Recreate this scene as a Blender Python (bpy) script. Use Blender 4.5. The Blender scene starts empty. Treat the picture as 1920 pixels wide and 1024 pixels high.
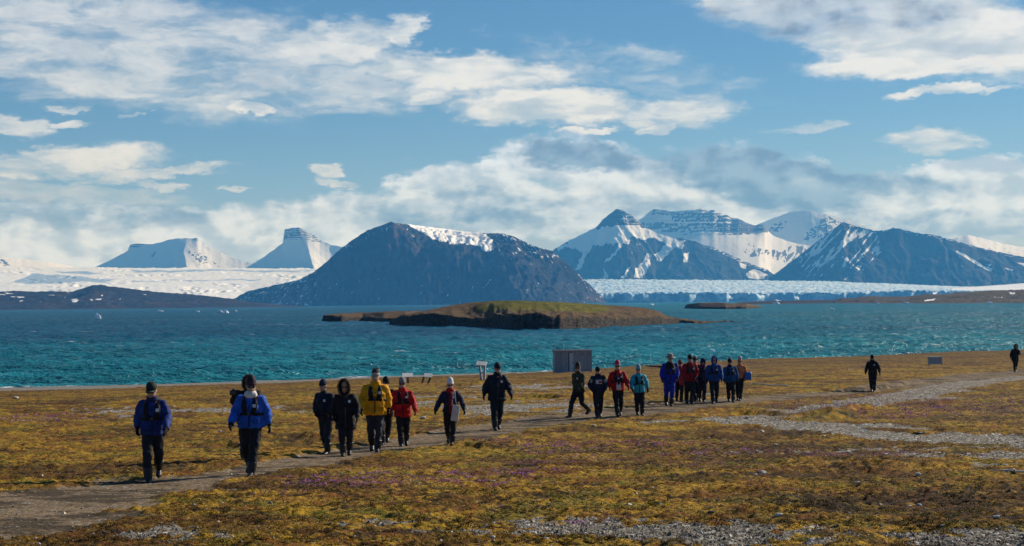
import bpy, bmesh, math, random
import numpy as np
from mathutils import Vector, Matrix

# ------------------------------------------------------------------ camera, sky, sun, exposure
SC = bpy.context.scene
COL = SC.collection
F = 3045.0                       # focal length in photo pixels (1920 wide)
CAM_H = 6.5                      # camera above the sea
ROLL = math.radians(0.60)
PITCH = math.atan(56.0 / F)
Rv = Vector((math.cos(ROLL), 0, -math.sin(ROLL)))
Uv = Vector((math.sin(ROLL), 0, math.cos(ROLL)))
Fv = Vector((0, 1, 0))
PM = Matrix.Rotation(PITCH, 3, 'X')
Rv, Uv, Fv = PM @ Rv, PM @ Uv, PM @ Fv
cam = bpy.data.cameras.new('camera'); cam_o = bpy.data.objects.new('camera', cam); COL.objects.link(cam_o)
M4 = Matrix((Rv, Uv, -Fv)).transposed().to_4x4(); M4.translation = (0, 0, CAM_H)
cam_o.matrix_world = M4
cam.sensor_width = 36; cam.lens = 36 * F / 1920; cam.clip_start = 0.5; cam.clip_end = 120000
SC.camera = cam_o

SUN_AZ, SUN_EL = math.radians(56), math.radians(31)
SUN_DIR = Vector((math.sin(SUN_AZ) * math.cos(SUN_EL), math.cos(SUN_AZ) * math.cos(SUN_EL), math.sin(SUN_EL)))
sun = bpy.data.lights.new('sun', 'SUN'); sun.energy = 5.0; sun.angle = math.radians(0.5); sun.color = (1, .95, .87)
sun_o = bpy.data.objects.new('sun', sun); COL.objects.link(sun_o)
sun_o.rotation_euler = SUN_DIR.to_track_quat('Z', 'Y').to_euler()

vs = SC.view_settings
vs.view_transform = 'Standard'; vs.look = 'None'; vs.gamma = 1; vs.use_curve_mapping = False
vs.exposure = 0.27
cy = SC.cycles
cy.use_denoising = True
try:
    cy.denoiser = 'OPENIMAGEDENOISE'; cy.denoising_input_passes = 'RGB_ALBEDO_NORMAL'; cy.denoising_prefilter = 'ACCURATE'
except Exception: pass
cy.max_bounces = 4; cy.diffuse_bounces = 2; cy.glossy_bounces = 2; cy.transmission_bounces = 2; cy.transparent_max_bounces = 4
cy.volume_bounces = 0; cy.sample_clamp_direct = 6; cy.sample_clamp_indirect = 4
cy.use_adaptive_sampling = False

# ------------------------------------------------------------------ pixel <-> world
def ray(px, py):
    d = Rv * ((px - 960) / F) + Uv * ((512 - py) / F) + Fv
    return d / d.y                                    # (tan azimuth, 1, tan elevation)
def at_depth(px, py, Y):
    d = ray(px, py); return Vector((d.x * Y, Y, CAM_H + d.z * Y))
def at_z(px, py, z=0.0):
    d = ray(px, py); Y = (z - CAM_H) / d.z
    return Vector((d.x * Y, Y, z))
Rn, Un, Fn = np.array(Rv), np.array(Uv), np.array(Fv)
def rays(px, py):
    px = np.asarray(px, float); py = np.asarray(py, float)
    d = ((px - 960) / F)[..., None] * Rn + ((512 - py) / F)[..., None] * Un + Fn
    return d[..., 0] / d[..., 1], d[..., 2] / d[..., 1]
def project(X, Y, Z):
    P = np.stack([X, Y, Z - CAM_H], -1)
    w = P @ Fn
    return 960 + F * (P @ Rn) / w, 512 - F * (P @ Un) / w

# ------------------------------------------------------------------ numpy noise
def _hash(ix, iy, seed):
    h = (ix.astype(np.int64) * 374761393 + iy.astype(np.int64) * 668265263 + seed * 1442695041) & 0xffffffff
    h = ((h ^ (h >> 13)) * 1274126177) & 0xffffffff
    return (h ^ (h >> 16)) & 0xffff
_G = np.stack([np.cos(np.arange(256) * 2 * np.pi / 256), np.sin(np.arange(256) * 2 * np.pi / 256)], -1)
def perlin(x, y, seed=0):
    x = np.asarray(x, float); y = np.asarray(y, float)
    x, y = np.broadcast_arrays(x, y)
    ix = np.floor(x); iy = np.floor(y); fx = x - ix; fy = y - iy
    ix = ix.astype(np.int64); iy = iy.astype(np.int64)
    u = fx * fx * fx * (fx * (fx * 6 - 15) + 10); v = fy * fy * fy * (fy * (fy * 6 - 15) + 10)
    def g(ax, ay, dx, dy):
        k = _G[_hash(ax, ay, seed) & 255]
        return k[..., 0] * dx + k[..., 1] * dy
    a = g(ix, iy, fx, fy); b = g(ix + 1, iy, fx - 1, fy)
    c = g(ix, iy + 1, fx, fy - 1); d = g(ix + 1, iy + 1, fx - 1, fy - 1)
    return ((a + (b - a) * u) * (1 - v) + (c + (d - c) * u) * v) * 1.5
def fbm(x, y, octs=4, seed=0, gain=.5, lac=2.03):
    s = 0; a = 1; n = 0
    for i in range(octs):
        s = s + a * perlin(x, y, seed + i * 17); n += a; a *= gain; x = x * lac + 3.7; y = y * lac - 1.3
    return s / n
def ridged(x, y, octs=4, seed=0, gain=.5):
    s = 0; a = 1; n = 0
    for i in range(octs):
        r = 1 - np.abs(perlin(x, y, seed + i * 13)) * 1.6
        s = s + a * r; n += a; a *= gain; x = x * 2.07 + 1.7; y = y * 2.07 + 5.1
    return s / n
def sstep(a, b, x):
    t = np.clip((x - a) / (b - a), 0, 1); return t * t * (3 - 2 * t)
def interp(x, pts):
    pts = np.array(pts, float); return np.interp(x, pts[:, 0], pts[:, 1])
def poly_sdf(px, py, poly):
    """signed distance to a polygon, positive inside"""
    P = np.array(poly, float); Q = np.roll(P, -1, 0)
    inside = np.zeros(np.shape(px), bool); dist = np.full(np.shape(px), 1e9)
    for (ax, ay), (bx, by) in zip(P, Q):
        if ay != by:
            c = ((ay > py) != (by > py)) & (px < (bx - ax) * (py - ay) / (by - ay) + ax); inside ^= c
        ex, ey = bx - ax, by - ay
        t = np.clip(((px - ax) * ex + (py - ay) * ey) / (ex * ex + ey * ey + 1e-12), 0, 1)
        dist = np.minimum(dist, np.hypot(px - ax - t * ex, py - ay - t * ey))
    return np.where(inside, dist, -dist)
def line_dist(x, y, pts, widths=None):
    """distance to a polyline, divided by the local half width when widths is given"""
    best = np.full(np.shape(x), 1e9)
    for i in range(len(pts) - 1):
        ax, ay = pts[i][:2]; bx, by = pts[i + 1][:2]; ex, ey = bx - ax, by - ay
        t = np.clip(((x - ax) * ex + (y - ay) * ey) / (ex * ex + ey * ey), 0, 1)
        d = np.hypot(x - ax - t * ex, y - ay - t * ey)
        if widths is not None: d = d / (widths[i] * (1 - t) + widths[i + 1] * t)
        best = np.minimum(best, d)
    return best

# ------------------------------------------------------------------ object helpers
def tag(o, label=None, cat=None, group=None, kind=None):
    if label: o['label'] = label
    if cat: o['category'] = cat
    if group: o['group'] = group
    if kind: o['kind'] = kind
    return o
def link(name, me, m=None, parent=None):
    o = bpy.data.objects.new(name, me); COL.objects.link(o)
    if m is not None: me.materials.append(m)
    if parent is not None: o.parent = parent
    return o
def empty(name, loc, rz=0, label=None, cat=None, group=None):
    o = bpy.data.objects.new(name, None); COL.objects.link(o)
    o.location = loc; o.rotation_euler = (0, 0, rz); o.empty_display_size = .2
    return tag(o, label, cat, group)
def np_mesh(name, V, Fq, attrs=None, smooth=True):
    me = bpy.data.meshes.new(name)
    V = np.asarray(V, np.float32); Fq = np.asarray(Fq, np.int32); k = Fq.shape[1]
    me.vertices.add(len(V)); me.vertices.foreach_set('co', V.ravel())
    me.loops.add(Fq.size); me.loops.foreach_set('vertex_index', Fq.ravel())
    me.polygons.add(len(Fq)); me.polygons.foreach_set('loop_start', np.arange(0, Fq.size, k, dtype=np.int32))
    try: me.polygons.foreach_set('loop_total', np.full(len(Fq), k, np.int32))
    except Exception: pass
    me.update(calc_edges=True)
    me.polygons.foreach_set('use_smooth', np.full(len(Fq), smooth, bool))
    for n, a in (attrs or {}).items():
        a = np.asarray(a, np.float32)
        if a.ndim == 1:
            at = me.attributes.new(n, 'FLOAT', 'POINT'); at.data.foreach_set('value', a)
        else:
            at = me.attributes.new(n, 'FLOAT_COLOR', 'POINT')
            at.data.foreach_set('color', np.concatenate([a, np.ones((len(a), 1), np.float32)], 1).ravel())
    me.validate()
    return me
def grid_faces(r, c):
    i = np.arange(r * c).reshape(r, c)
    return np.stack([i[:-1, :-1].ravel(), i[:-1, 1:].ravel(), i[1:, 1:].ravel(), i[1:, :-1].ravel()], 1)

# ------------------------------------------------------------------ node helpers
class NT:
    def __init__(s, tree): s.t = tree; s.n = tree.nodes; s.l = tree.links
    def node(s, typ, **kw):
        n = s.n.new(typ)
        for k, v in kw.items(): setattr(n, k, v)
        return n
    def put(s, sock, v):
        if v is None: return
        if hasattr(v, 'is_linked') or isinstance(v, bpy.types.NodeSocket): s.l.new(v, sock)
        else:
            if hasattr(sock.default_value, '__len__') and not hasattr(v, '__len__'): v = [v] * len(sock.default_value)
            if hasattr(v, '__len__') and len(sock.default_value) == 4 and len(v) == 3: v = (*v, 1)
            sock.default_value = v
    def math(s, op, a, b=None, c=None, clamp=False):
        n = s.node('ShaderNodeMath', operation=op, use_clamp=clamp)
        for i, v in enumerate((a, b, c)): s.put(n.inputs[i], v)
        return n.outputs[0]
    def vmath(s, op, a, b=None):
        n = s.node('ShaderNodeVectorMath', operation=op); s.put(n.inputs[0], a)
        if b is not None: s.put(n.inputs[1], b)
        return n.outputs['Value'] if op in ('LENGTH', 'DOT_PRODUCT') else n.outputs[0]
    def mix(s, f, a, b, blend='MIX'):
        n = s.node('ShaderNodeMix', data_type='RGBA', blend_type=blend)
        s.put(n.inputs[0], f); s.put(n.inputs[6], a); s.put(n.inputs[7], b); return n.outputs[2]
    def mixf(s, f, a, b):
        n = s.node('ShaderNodeMix', data_type='FLOAT'); s.put(n.inputs[0], f); s.put(n.inputs[2], a); s.put(n.inputs[3], b); return n.outputs[0]
    def noise(s, vec, scale, detail=4, rough=.55, dist=0.0, color=False):
        n = s.node('ShaderNodeTexNoise'); s.put(n.inputs['Vector'], vec)
        n.inputs['Scale'].default_value = scale; n.inputs['Detail'].default_value = detail
        n.inputs['Roughness'].default_value = rough; n.inputs['Distortion'].default_value = dist
        return n.outputs['Color' if color else 'Fac']
    def range(s, v, a, b, c=0.0, d=1.0, smooth=True):
        n = s.node('ShaderNodeMapRange', interpolation_type='SMOOTHSTEP' if smooth else 'LINEAR', clamp=True)
        s.put(n.inputs[0], v)
        for i, q in enumerate((a, b, c, d)): s.put(n.inputs[1 + i], q)
        return n.outputs[0]
    def mapping(s, vec, loc=(0, 0, 0), rot=(0, 0, 0), scale=(1, 1, 1), typ='POINT'):
        n = s.node('ShaderNodeMapping', vector_type=typ); s.put(n.inputs[0], vec)
        n.inputs['Location'].default_value = loc; n.inputs['Rotation'].default_value = rot; n.inputs['Scale'].default_value = scale
        return n.outputs[0]
    def attr(s, name): return s.node('ShaderNodeAttribute', attribute_name=name).outputs['Fac']
    def attrc(s, name): return s.node('ShaderNodeAttribute', attribute_name=name).outputs['Color']
    def objco(s): return s.node('ShaderNodeTexCoord').outputs['Object']
def material(name, col=(.5, .5, .5), rough=.8, spec=.3, metal=0.0):
    m = bpy.data.materials.new(name); m.use_nodes = True
    nt = NT(m.node_tree); b = nt.n['Principled BSDF']
    b.inputs['Base Color'].default_value = (*col, 1); b.inputs['Roughness'].default_value = rough
    b.inputs['Specular IOR Level'].default_value = spec; b.inputs['Metallic'].default_value = metal
    return m, nt, b
def bump(nt, b, h, strength=.5, dist=.02):
    n = nt.node('ShaderNodeBump'); n.inputs['Strength'].default_value = strength; n.inputs['Distance'].default_value = dist
    nt.put(n.inputs['Height'], h); nt.l.new(n.outputs[0], b.inputs['Normal'])
_mats = {}
def cloth(col, rough=.75, spec=.2, var=.35):
    """fabric or painted stuff with a mottled tone and fine weave relief"""
    k = (col, rough, spec, var)
    if k not in _mats:
        m, nt, b = material('fabric', col, rough, spec)
        co = nt.objco(); n = nt.noise(co, 9, 4, .6)
        c2 = tuple(x * (1 - var) for x in col)
        nt.put(b.inputs['Base Color'], nt.mix(nt.range(n, .35, .65), c2, col))
        bump(nt, b, nt.noise(co, 45, 3, .6), .35, .01)
        _mats[k] = m
    return _mats[k]

# ------------------------------------------------------------------ world: physical sky with clouds laid out by azimuth and elevation
W = bpy.data.worlds.new('World'); SC.world = W; W.use_nodes = True
w = NT(W.node_tree)
bg = w.n['Background']; SKY_S = 0.085
bg.inputs['Strength'].default_value = SKY_S
sky = w.node('ShaderNodeTexSky', sky_type='NISHITA'); sky.sun_disc = False
sky.sun_elevation = SUN_EL; sky.sun_rotation = SUN_AZ
sky.altitude = 0; sky.air_density = 1.0; sky.dust_density = 0.1; sky.ozone_density = 3.0
tc = w.node('ShaderNodeTexCoord').outputs['Generated']
sp = w.node('ShaderNodeSeparateXYZ'); w.put(sp.inputs[0], tc)
az = w.math('MULTIPLY', w.math('ARCTAN2', sp.outputs[0], sp.outputs[1]), 180 / math.pi)
el = w.math('MULTIPLY', w.math('ARCSINE', sp.outputs[2]), 180 / math.pi)
cb = w.node('ShaderNodeCombineXYZ'); w.put(cb.inputs[0], az); w.put(cb.inputs[1], el)
P0 = cb.outputs[0]
# domain warp, stretched along the horizon as thin cloud layers look
pst = w.mapping(P0, scale=(.42, 1.0, 1))
warp = w.vmath('SUBTRACT', w.noise(pst, .55, 5, .6, color=True), (.5, .5, .5))
wsc = w.node('ShaderNodeVectorMath', operation='MULTIPLY'); w.put(wsc.inputs[0], warp); wsc.inputs[1].default_value = (2.6, .95, 0)
P = w.vmath('ADD', P0, wsc.outputs[0])
warp2 = w.vmath('SUBTRACT', w.noise(w.mapping(P0, scale=(.5, 1.0, 1)), 2.4, 5, .65, color=True), (.5, .5, .5))
wsc2 = w.node('ShaderNodeVectorMath', operation='MULTIPLY'); w.put(wsc2.inputs[0], warp2); wsc2.inputs[1].default_value = (1.9, .75, 0)
PB = w.vmath('ADD', P, wsc2.outputs[0])
def azel(px, py):
    d = ray(px, py); return math.degrees(math.atan(d.x)), math.degrees(math.atan2(d.z, math.hypot(d.x, 1)))
PXD = F * math.pi / 180
def blobs(lst, vec):
    acc = None
    for (px, py, rx, ry, rot, wt) in lst:
        a, e = azel(px, py)
        m = w.mapping(vec, (a, e, 0), (0, 0, math.radians(rot)), (rx / PXD, ry / PXD, 1), 'TEXTURE')
        g = w.node('ShaderNodeTexGradient', gradient_type='SPHERICAL'); w.put(g.inputs[0], m)
        v = w.math('MINIMUM', w.math('MULTIPLY', g.outputs['Fac'], 2.2 * wt), wt)
        acc = v if acc is None else w.math('MAXIMUM', acc, v)
    return acc
HIGH = [(250, 95, 600, 150, -6, .60), (520, 120, 400, 105, -8, .60), (620, 80, 190, 60, 8, .72), (760, 58, 55, 45, 10, .75),
        (700, 150, 330, 62, -6, .56), (880, 138, 280, 46, -2, .85), (1020, 200, 220, 52, 0, .85), (1270, 208, 170, 46, 4, .62),
        (815, 184, 70, 15, 6, .72), (1110, 247, 90, 9, 3, .7), (1240, 242, 60, 11, 6, .75), (1190, 130, 330, 60, -12, .40),
        (30, 230, 90, 30, -12, .58), (130, 236, 60, 11, -2, .65), (250, 217, 32, 7, 2, .62), (470, 206, 58, 18, -4, .75), (130, 204, 60, 8, 0, .5),
        (100, 306, 270, 36, 5, .72), (270, 322, 210, 16, 7, .62), (120, 366, 330, 34, -2, .55), (300, 344, 80, 13, -4, .58), (435, 349, 45, 7, 0, .6),
        (620, 320, 55, 22, 0, .62), (640, 345, 65, 11, -4, .6), (0, 128, 80, 26, -8, .6),
        (1600, 0, 400, 95, -6, .95), (1800, 70, 380, 90, -6, 1.0), (1730, 118, 270, 34, 0, .95), (1400, 8, 160, 40, -12, .9),
        (1775, 172, 150, 14, 2, .75), (1750, 264, 115, 36, -3, .62), (1500, 238, 130, 12, 5, .42)]
LOW = [(150, 415, 420, 56, 0, .62), (60, 470, 330, 60, 0, .80), (330, 430, 260, 62, 0, .74), (560, 430, 300, 66, 0, .70), (690, 385, 190, 40, 0, .62),
       (860, 355, 170, 62, 4, .9), (930, 320, 150, 40, 8, .7), (1060, 300, 180, 56, -4, .9), (1220, 345, 250, 76, -6, .95), (960, 400, 380, 66, 0, .8),
       (1420, 330, 250, 62, -12, .85), (1400, 395, 380, 62, 0, .8), (1700, 370, 420, 52, 0, .85), (1850, 328, 190, 42, 2, .85), (1740, 425, 420, 56, 0, .66),
       (1120, 425, 200, 40, 0, .62), (1560, 430, 600, 60, 0, .62), (300, 480, 700, 60, 0, .7)]
DARK = [(1090, 290, 150, 40, -6, .95), (1430, 330, 270, 66, -14, .95), (1300, 290, 90, 26, -4, .7), (860, 400, 230, 60, 0, .65), (1180, 395, 300, 40, 0, .5),
        (1560, 25, 360, 62, -3, .55), (1840, 85, 150, 18, 0, .4), (120, 400, 420, 40, 0, .5), (150, 365, 320, 30, -2, .35), (1640, 345, 260, 36, -10, .6), (1750, 425, 300, 40, 0, .5), (400, 90, 500, 110, -6, .22), (640, 400, 160, 40, 0, .3)]
hi = blobs(HIGH, PB)
lo = blobs(LOW, PB)
dk = blobs(DARK, PB)
fine_h = w.noise(w.mapping(P, scale=(.36, 1.3, 1), rot=(0, 0, math.radians(4))), 1.0, 10, .60, .15)
lumps = w.mapping(P0, scale=(.62, 1.0, 1))
fine_l = w.noise(lumps, .70, 11, .58, .12)
lumps2 = w.mapping(P0, loc=(-.24, -.30, 0), scale=(.62, 1.0, 1))
fine_l2 = w.noise(lumps2, .70, 11, .58, .12)
# the same broken cloud carries on beyond the frame
gen = w.range(w.noise(w.mapping(tc, scale=(1, 1, 2.6)), 3.0, 5, .55, .4), .58, .80, 0, .32)
outm = w.math('MAXIMUM', w.range(w.math('ABSOLUTE', az), 20, 30), w.range(el, 12, 18))
gen = w.math('MULTIPLY', gen, outm)
hi2 = w.math('MAXIMUM', hi, gen)
fz = w.math('MULTIPLY', w.math('SUBTRACT', w.noise(w.mapping(P, scale=(.5, 1.2, 1)), 5.0, 6, .65), .5), .30)
cov_h = w.range(w.math('ADD', w.math('ADD', hi2, fz), w.math('MULTIPLY', w.math('SUBTRACT', fine_h, .5), .95)), .18, .95)
cov_l = w.range(w.math('ADD', w.math('ADD', lo, fz), w.math('MULTIPLY', w.math('SUBTRACT', fine_l, .5), 1.25)), .16, .68)
cov = w.math('MAXIMUM', cov_h, cov_l)
cov = w.math('MULTIPLY', cov, w.range(el, -1.0, 0.0))
lit = w.range(w.math('SUBTRACT', fine_l, fine_l2), -.13, .11)
K = 1.0 / SKY_S
white, grey, dgrey = [tuple(c * K for c in q) for q in ((.63, .755, 1.04), (.37, .475, .68), (.165, .235, .355))]
ccol = w.mix(w.math('MULTIPLY', lit, 1.0), grey, white)
hcol = w.mix(w.range(fine_h, .36, .58), tuple(c * K for c in (.45, .53, .63)), tuple(c * K for c in (.68, .725, .79)))
ccol = w.mix(w.range(w.math('SUBTRACT', cov_h, cov_l), -.2, .25), ccol, hcol)
dkf = w.math('ADD', dk, w.math('ADD', w.math('MULTIPLY', w.math('SUBTRACT', fine_l, .5), -1.0), w.math('MULTIPLY', w.math('SUBTRACT', fine_h, .5), 1.3)))
ccol = w.mix(w.range(dkf, .10, .95), ccol, w.mix(lit, tuple(q * .85 for q in dgrey), tuple(q * 1.5 for q in dgrey)))
skyc = w.mix(1.0, sky.outputs[0], w.mix(w.range(el, 0, 9), (.55, .61, .94), (.38, .55, .75)), 'MULTIPLY')
below = w.range(el, -3.0, -.2)
final = w.mix(cov, skyc, ccol)
w.put(bg.inputs['Color'], final)
W.cycles.sampling_method = 'MANUAL'; W.cycles.sample_map_resolution = 512
# ------------------------------------------------------------------ tundra
SHORE = [at_z(x, y) for x, y in ((-300, 741), (0, 727), (300, 720), (560, 712), (760, 704), (1000, 697), (1230, 687), (1420, 681), (1600, 677), (1760, 668), (1920, 663))]
SHORE_XY = [(-400, 108), (-120, 112)] + [(p.x, p.y) for p in SHORE] + [(120, 215), (250, 260), (600, 330)]
BEACH_W = [(-60, 34), (-20, 30), (-4, 24), (4, 12), (20, 6), (60, 5)]
HB = [(-30, 5.2), (0, 4.6), (10, 4.2), (17, 3.9), (28, 3.46), (41, 2.97), (53, 2.78), (75, 2.45), (100, 2.10), (130, 1.75), (200, 1.5)]
PROF = [(-60, -3), (-20, -1.6), (0, 0), (10, .35), (20, .72), (33, 1.25), (50, 1.9), (75, 2.7), (100, 3.4), (140, 6)]
PROF_R = [(-60, -3), (-20, -1.6), (0, 0), (3, .3), (7, .75), (14, 1.0), (33, 1.4), (50, 1.75), (75, 2.4), (100, 3.4), (140, 6)]

def base_z(X, Y):
    dist = np.interp(X, [p[0] for p in SHORE_XY], [p[1] for p in SHORE_XY]) - Y
    r = sstep(2, 26, X)
    prof = interp(dist, PROF) * (1 - r) + interp(dist, PROF_R) * r
    hb = interp(Y, HB)
    k = .35
    return -np.log(np.exp(-np.clip(hb, -9, 9) / k) + np.exp(-np.clip(prof, -9, 9) / k)) * k, dist
def to_ground(px, py):
    d = ray(px, py); a, b = 3.0, 400.0
    Ys = np.geomspace(3, 400, 3000)
    z, _ = base_z(d.x * Ys, Ys)
    below = (CAM_H + d.z * Ys) < z
    i = int(np.argmax(below)) if below.any() else len(Ys) - 1
    return float(d.x * Ys[i]), float(Ys[i])
def wline(pts): return [to_ground(x, y) for x, y in pts]
PATH_PX = [(-250, 1000), (0, 970), (150, 928), (300, 900), (400, 890), (480, 880), (560, 865), (640, 848), (760, 830), (840, 818), (930, 801), (1000, 791), (1040, 783), (1120, 778), (1200, 772), (1260, 762), (1330, 753), (1420, 747), (1500, 741), (1560, 736), (1650, 727), (1730, 717), (1830, 705), (1910, 697), (2050, 690)]
PATH_HW = [2.2, 1.9, 1.75, 1.5, 1.05, .95, .9, .95, 1.1, 1.3, 1.5, 1.5, 1.7, 1.9, 1.9, 1.8, 1.5, 1.3, 1.2, 1.2, 1.3, 1.7, 2.1, 2.4, 2.6]
PATH_W = wline(PATH_PX)
WASH_PX = [(1240, 790), (1340, 785), (1450, 790), (1580, 802), (1700, 812), (1830, 824), (1960, 832), (2100, 838)]
WASH_W = wline(WASH_PX); WASH_HW = [1.0, 1.2, 1.6, 2.0, 2.2, 2.2, 2.1, 2.0]
TRACK_PX = [(1440, 782), (1550, 768), (1680, 745), (1800, 722), (1900, 706)]
TRACK_W = wline(TRACK_PX)
# gravel spread: pixel centre, half sizes in metres along x and y, strength
GRAV = [(1060, 985, 1.1, 1.0, .78), (1200, 968, 1.0, .9, .78), (1330, 995, 1.2, 1.2, .78), (1430, 1015, 1.0, 1.1, .78), (930, 1000, .8, .6, .8), (1240, 990, 1.2, .8, .78), (1820, 1018, 1.0, .7, 1.0), (1920, 1005, .8, .9, 1.0),
        (300, 1003, 1.0, .7, .6), (420, 1010, .9, .6, .5), (720, 985, .8, .4, .7), (540, 985, .6, .4, .4),
        (1850, 850, 2.6, 1.8, .9), (1700, 842, 2.2, 1.1, .6), (1480, 850, 2.6, 1.2, .45), (1400, 852, 2.0, 1.0, .4), (1920, 868, 1.2, .7, .9),
        (1000, 764, 2.6, 5.0, .9), (900, 770, 2.0, 4, .7), (1100, 762, 2, 3, .8), (1180, 757, 2, 3, .5), (840, 745, 3, 8, .65), (1010, 727, 3, 6, .8), (900, 724, 3, 6, .6),
        (330, 770, 5, 2.5, .75), (180, 782, 3, 1.5, .5), (520, 772, 3, 1.6, .55), (790, 760, 2, 3, .5), (1720, 752, 3, 5, .5), (1330, 742, 2, 4, .4)]
GRAV_W = [(*to_ground(x, y), sx, sy, s) for x, y, sx, sy, s in GRAV]
FLOW = [(680, 905, 1.2, 1.2, .9), (900, 890, 1.2, 1.4, 1.0), (990, 885, .8, 1.0, 1.0), (880, 908, .9, .9, .9), (1050, 840, 1.2, 2, .9), (940, 828, .8, 1.2, .9), (1210, 835, 1.8, 2.2, .7), (1070, 865, 1.6, 1.4, .6),
        (1180, 860, 1.6, 1.6, .55), (740, 890, 1.5, 1.5, .6), (820, 870, 1.4, 1.4, .5), (620, 895, 1.0, .9, .5), (560, 927, .7, .5, .45), (470, 925, .6, .5, .35),
        (1300, 855, 2, 1.5, .6), (1420, 852, 2.2, 1.5, .7), (1560, 855, 2.2, 1.3, .8), (1700, 850, 2.2, 1.2, .5), (1660, 775, 3, 4, .8), (1780, 765, 3, 5, .8), (1900, 752, 3, 5, .7), (1520, 760, 2.5, 4, .6),
        (1640, 745, 3, 4, .5), (1440, 745, 2, 4, .4), (1100, 978, .5, .4, .6), (1350, 880, 1.6, 1.0, .5), (590, 820, 1, 1.5, .4), (680, 818, 1, 1.2, .4), (60, 785, 2.4, 2.6, .9), (1000, 950, .8, .5, .4)]
FLOW_W = [(*to_ground(x, y), sx, sy, s) for x, y, sx, sy, s in FLOW]
def spots(X, Y, L):
    m = np.zeros(np.shape(X))
    for cx, cy_, sx, sy, s in L:
        q = ((X - cx) / sx) ** 2 + ((Y - cy_) / sy) ** 2
        m = np.maximum(m, s * np.exp(-q * .7))
    return m
# eroded little banks that face the camera: pixel polylines on the ground, drop in metres (front side lower)
BANKS = [([(870, 832), (905, 838), (940, 836), (985, 828)], .16), ([(1360, 771), (1430, 773), (1490, 778), (1560, 776), (1640, 768)], .17), ([(1510, 783), (1560, 779), (1600, 774)], .2),
         ([(1640, 803), (1720, 808), (1800, 806), (1920, 802)], .07), ([(1650, 876), (1700, 872), (1745, 870), (1790, 868)], .17), ([(1540, 876), (1585, 874)], .08), ([(1370, 868), (1450, 866)], .08),
         ([(1560, 730), (1640, 727), (1700, 718), (1760, 712)], .22), ([(1010, 742), (1060, 744), (1120, 741)], .22), ([(860, 722), (890, 720), (940, 716)], .25), ([(575, 820), (625, 822)], .18), ([(430, 830), (480, 836), (520, 826)], .14),
         ([(1030, 768), (1080, 770)], .15), ([(1730, 760), (1800, 757), (1850, 753)], .12), ([(620, 770), (680, 768)], .15)]
BANKS_W = [(wline(p), h) for p, h in BANKS]

def masks(X, Y, dist):
    wn = fbm(X * .8, Y * .5, 4, 51) * .8
    fn = fbm(X * 3.1, Y * 1.7, 3, 52)
    d1 = line_dist(X, Y, PATH_W, PATH_HW) + wn * .65 + fn * .28
    path = 1 - sstep(.75, 1.12, d1)
    wn2 = fbm(X * .45, Y * .3, 5, 57)
    d2 = line_dist(X, Y, WASH_W, WASH_HW) + wn2 * 1.25 + fn * .35
    wash = 1 - sstep(.75, 1.05, d2)
    d3 = line_dist(X, Y, TRACK_W) + wn * 1.3
    track = (1 - sstep(1.1, 2.0, d3)) * .6
    g = spots(X, Y, GRAV_W)
    grav = sstep(.42, .80, g + wn2 * .85 + fn * .65) * np.clip(g * 3, 0, 1)
    bw = interp(X, BEACH_W)
    beach = 1 - sstep(.85, 1.1, dist / bw + wn2 * .25 + fn * .06)
    grav = np.clip(np.maximum.reduce([grav, wash, track]), 0, 1)
    flow = np.clip(spots(X, Y, FLOW_W) * 1.2 + fbm(X * .9, Y * .6, 3, 61) * .5 - .1, 0, 1) * (1 - path) * (1 - beach)
    return path, grav, beach, wash, flow
def ground(X, Y):
    z, dist = base_z(X, Y)
    path, grav, beach, wash, flow = masks(X, Y, dist)
    land = sstep(0, 6, dist)
    flat = 1 - np.clip(np.maximum(path * .85, np.maximum(grav * .5, beach * .75)), 0, 1)
    z = z + land * (.10 * fbm(X * .16, Y * .16, 3, 1) + .05 * fbm(X * .6, Y * .6, 3, 2) * (.12 + .88 * flat))
    z = z - land * (.06 * path + .05 * wash)
    for pts, h in BANKS_W:
        P = np.array(pts); P = P[np.argsort(P[:, 0])]; x0, x1 = P[0, 0], P[-1, 0]
        if x1 < x0: continue
        yb = np.interp(X, P[:, 0], P[:, 1]) + .9 * fbm(X * .8, X * 0 + h * 30, 4, 77)
        m = sstep(x0 - 1.8, x0 + .6, X) * (1 - sstep(x1 - .6, x1 + 1.8, X)) * np.clip(.75 + 1.1 * fbm(X * .7, Y * .3 + h * 9, 3, 78), .1, 1.3)
        q = Y - yb
        z = z + h * m * (sstep(-.30, .20, q) * .6 * (1 - sstep(.8, 5, q)) - .5 * (1 - sstep(-.30, .20, q)) * sstep(-3.5, -.5, q))
        grav = grav * (1 - np.clip(m * 1.3, 0, 1) * np.exp(-((q - .15) / .55) ** 2))
    # hummocks of moss
    hm = ridged(X * .9, Y * .9, 3, 9)
    z = z + land * flat * (.06 * (hm - .6) + .055 * fbm(X * 2.6, Y * 2.6, 2, 4) + .028 * perlin(X * 6.3, Y * 6.3, 14) + .018 * np.maximum(perlin(X * 4.1, Y * 4.1, 15), 0))
    return z, dist, (path, grav, beach, wash, flow, flat)
def micro(X, Y, flat, beach, grav):
    f = np.clip(1 - (Y - 20) / 70, .15, 1)
    a = perlin(X * 9, Y * 9, 21) * .016 + perlin(X * 19, Y * 19, 22) * .010 + np.maximum(perlin(X * 31, Y * 31, 23), 0) * .012
    return a * (.25 + .75 * flat) * f + .012 * np.maximum(perlin(X * 24, Y * 24, 25), 0) * grav

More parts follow.
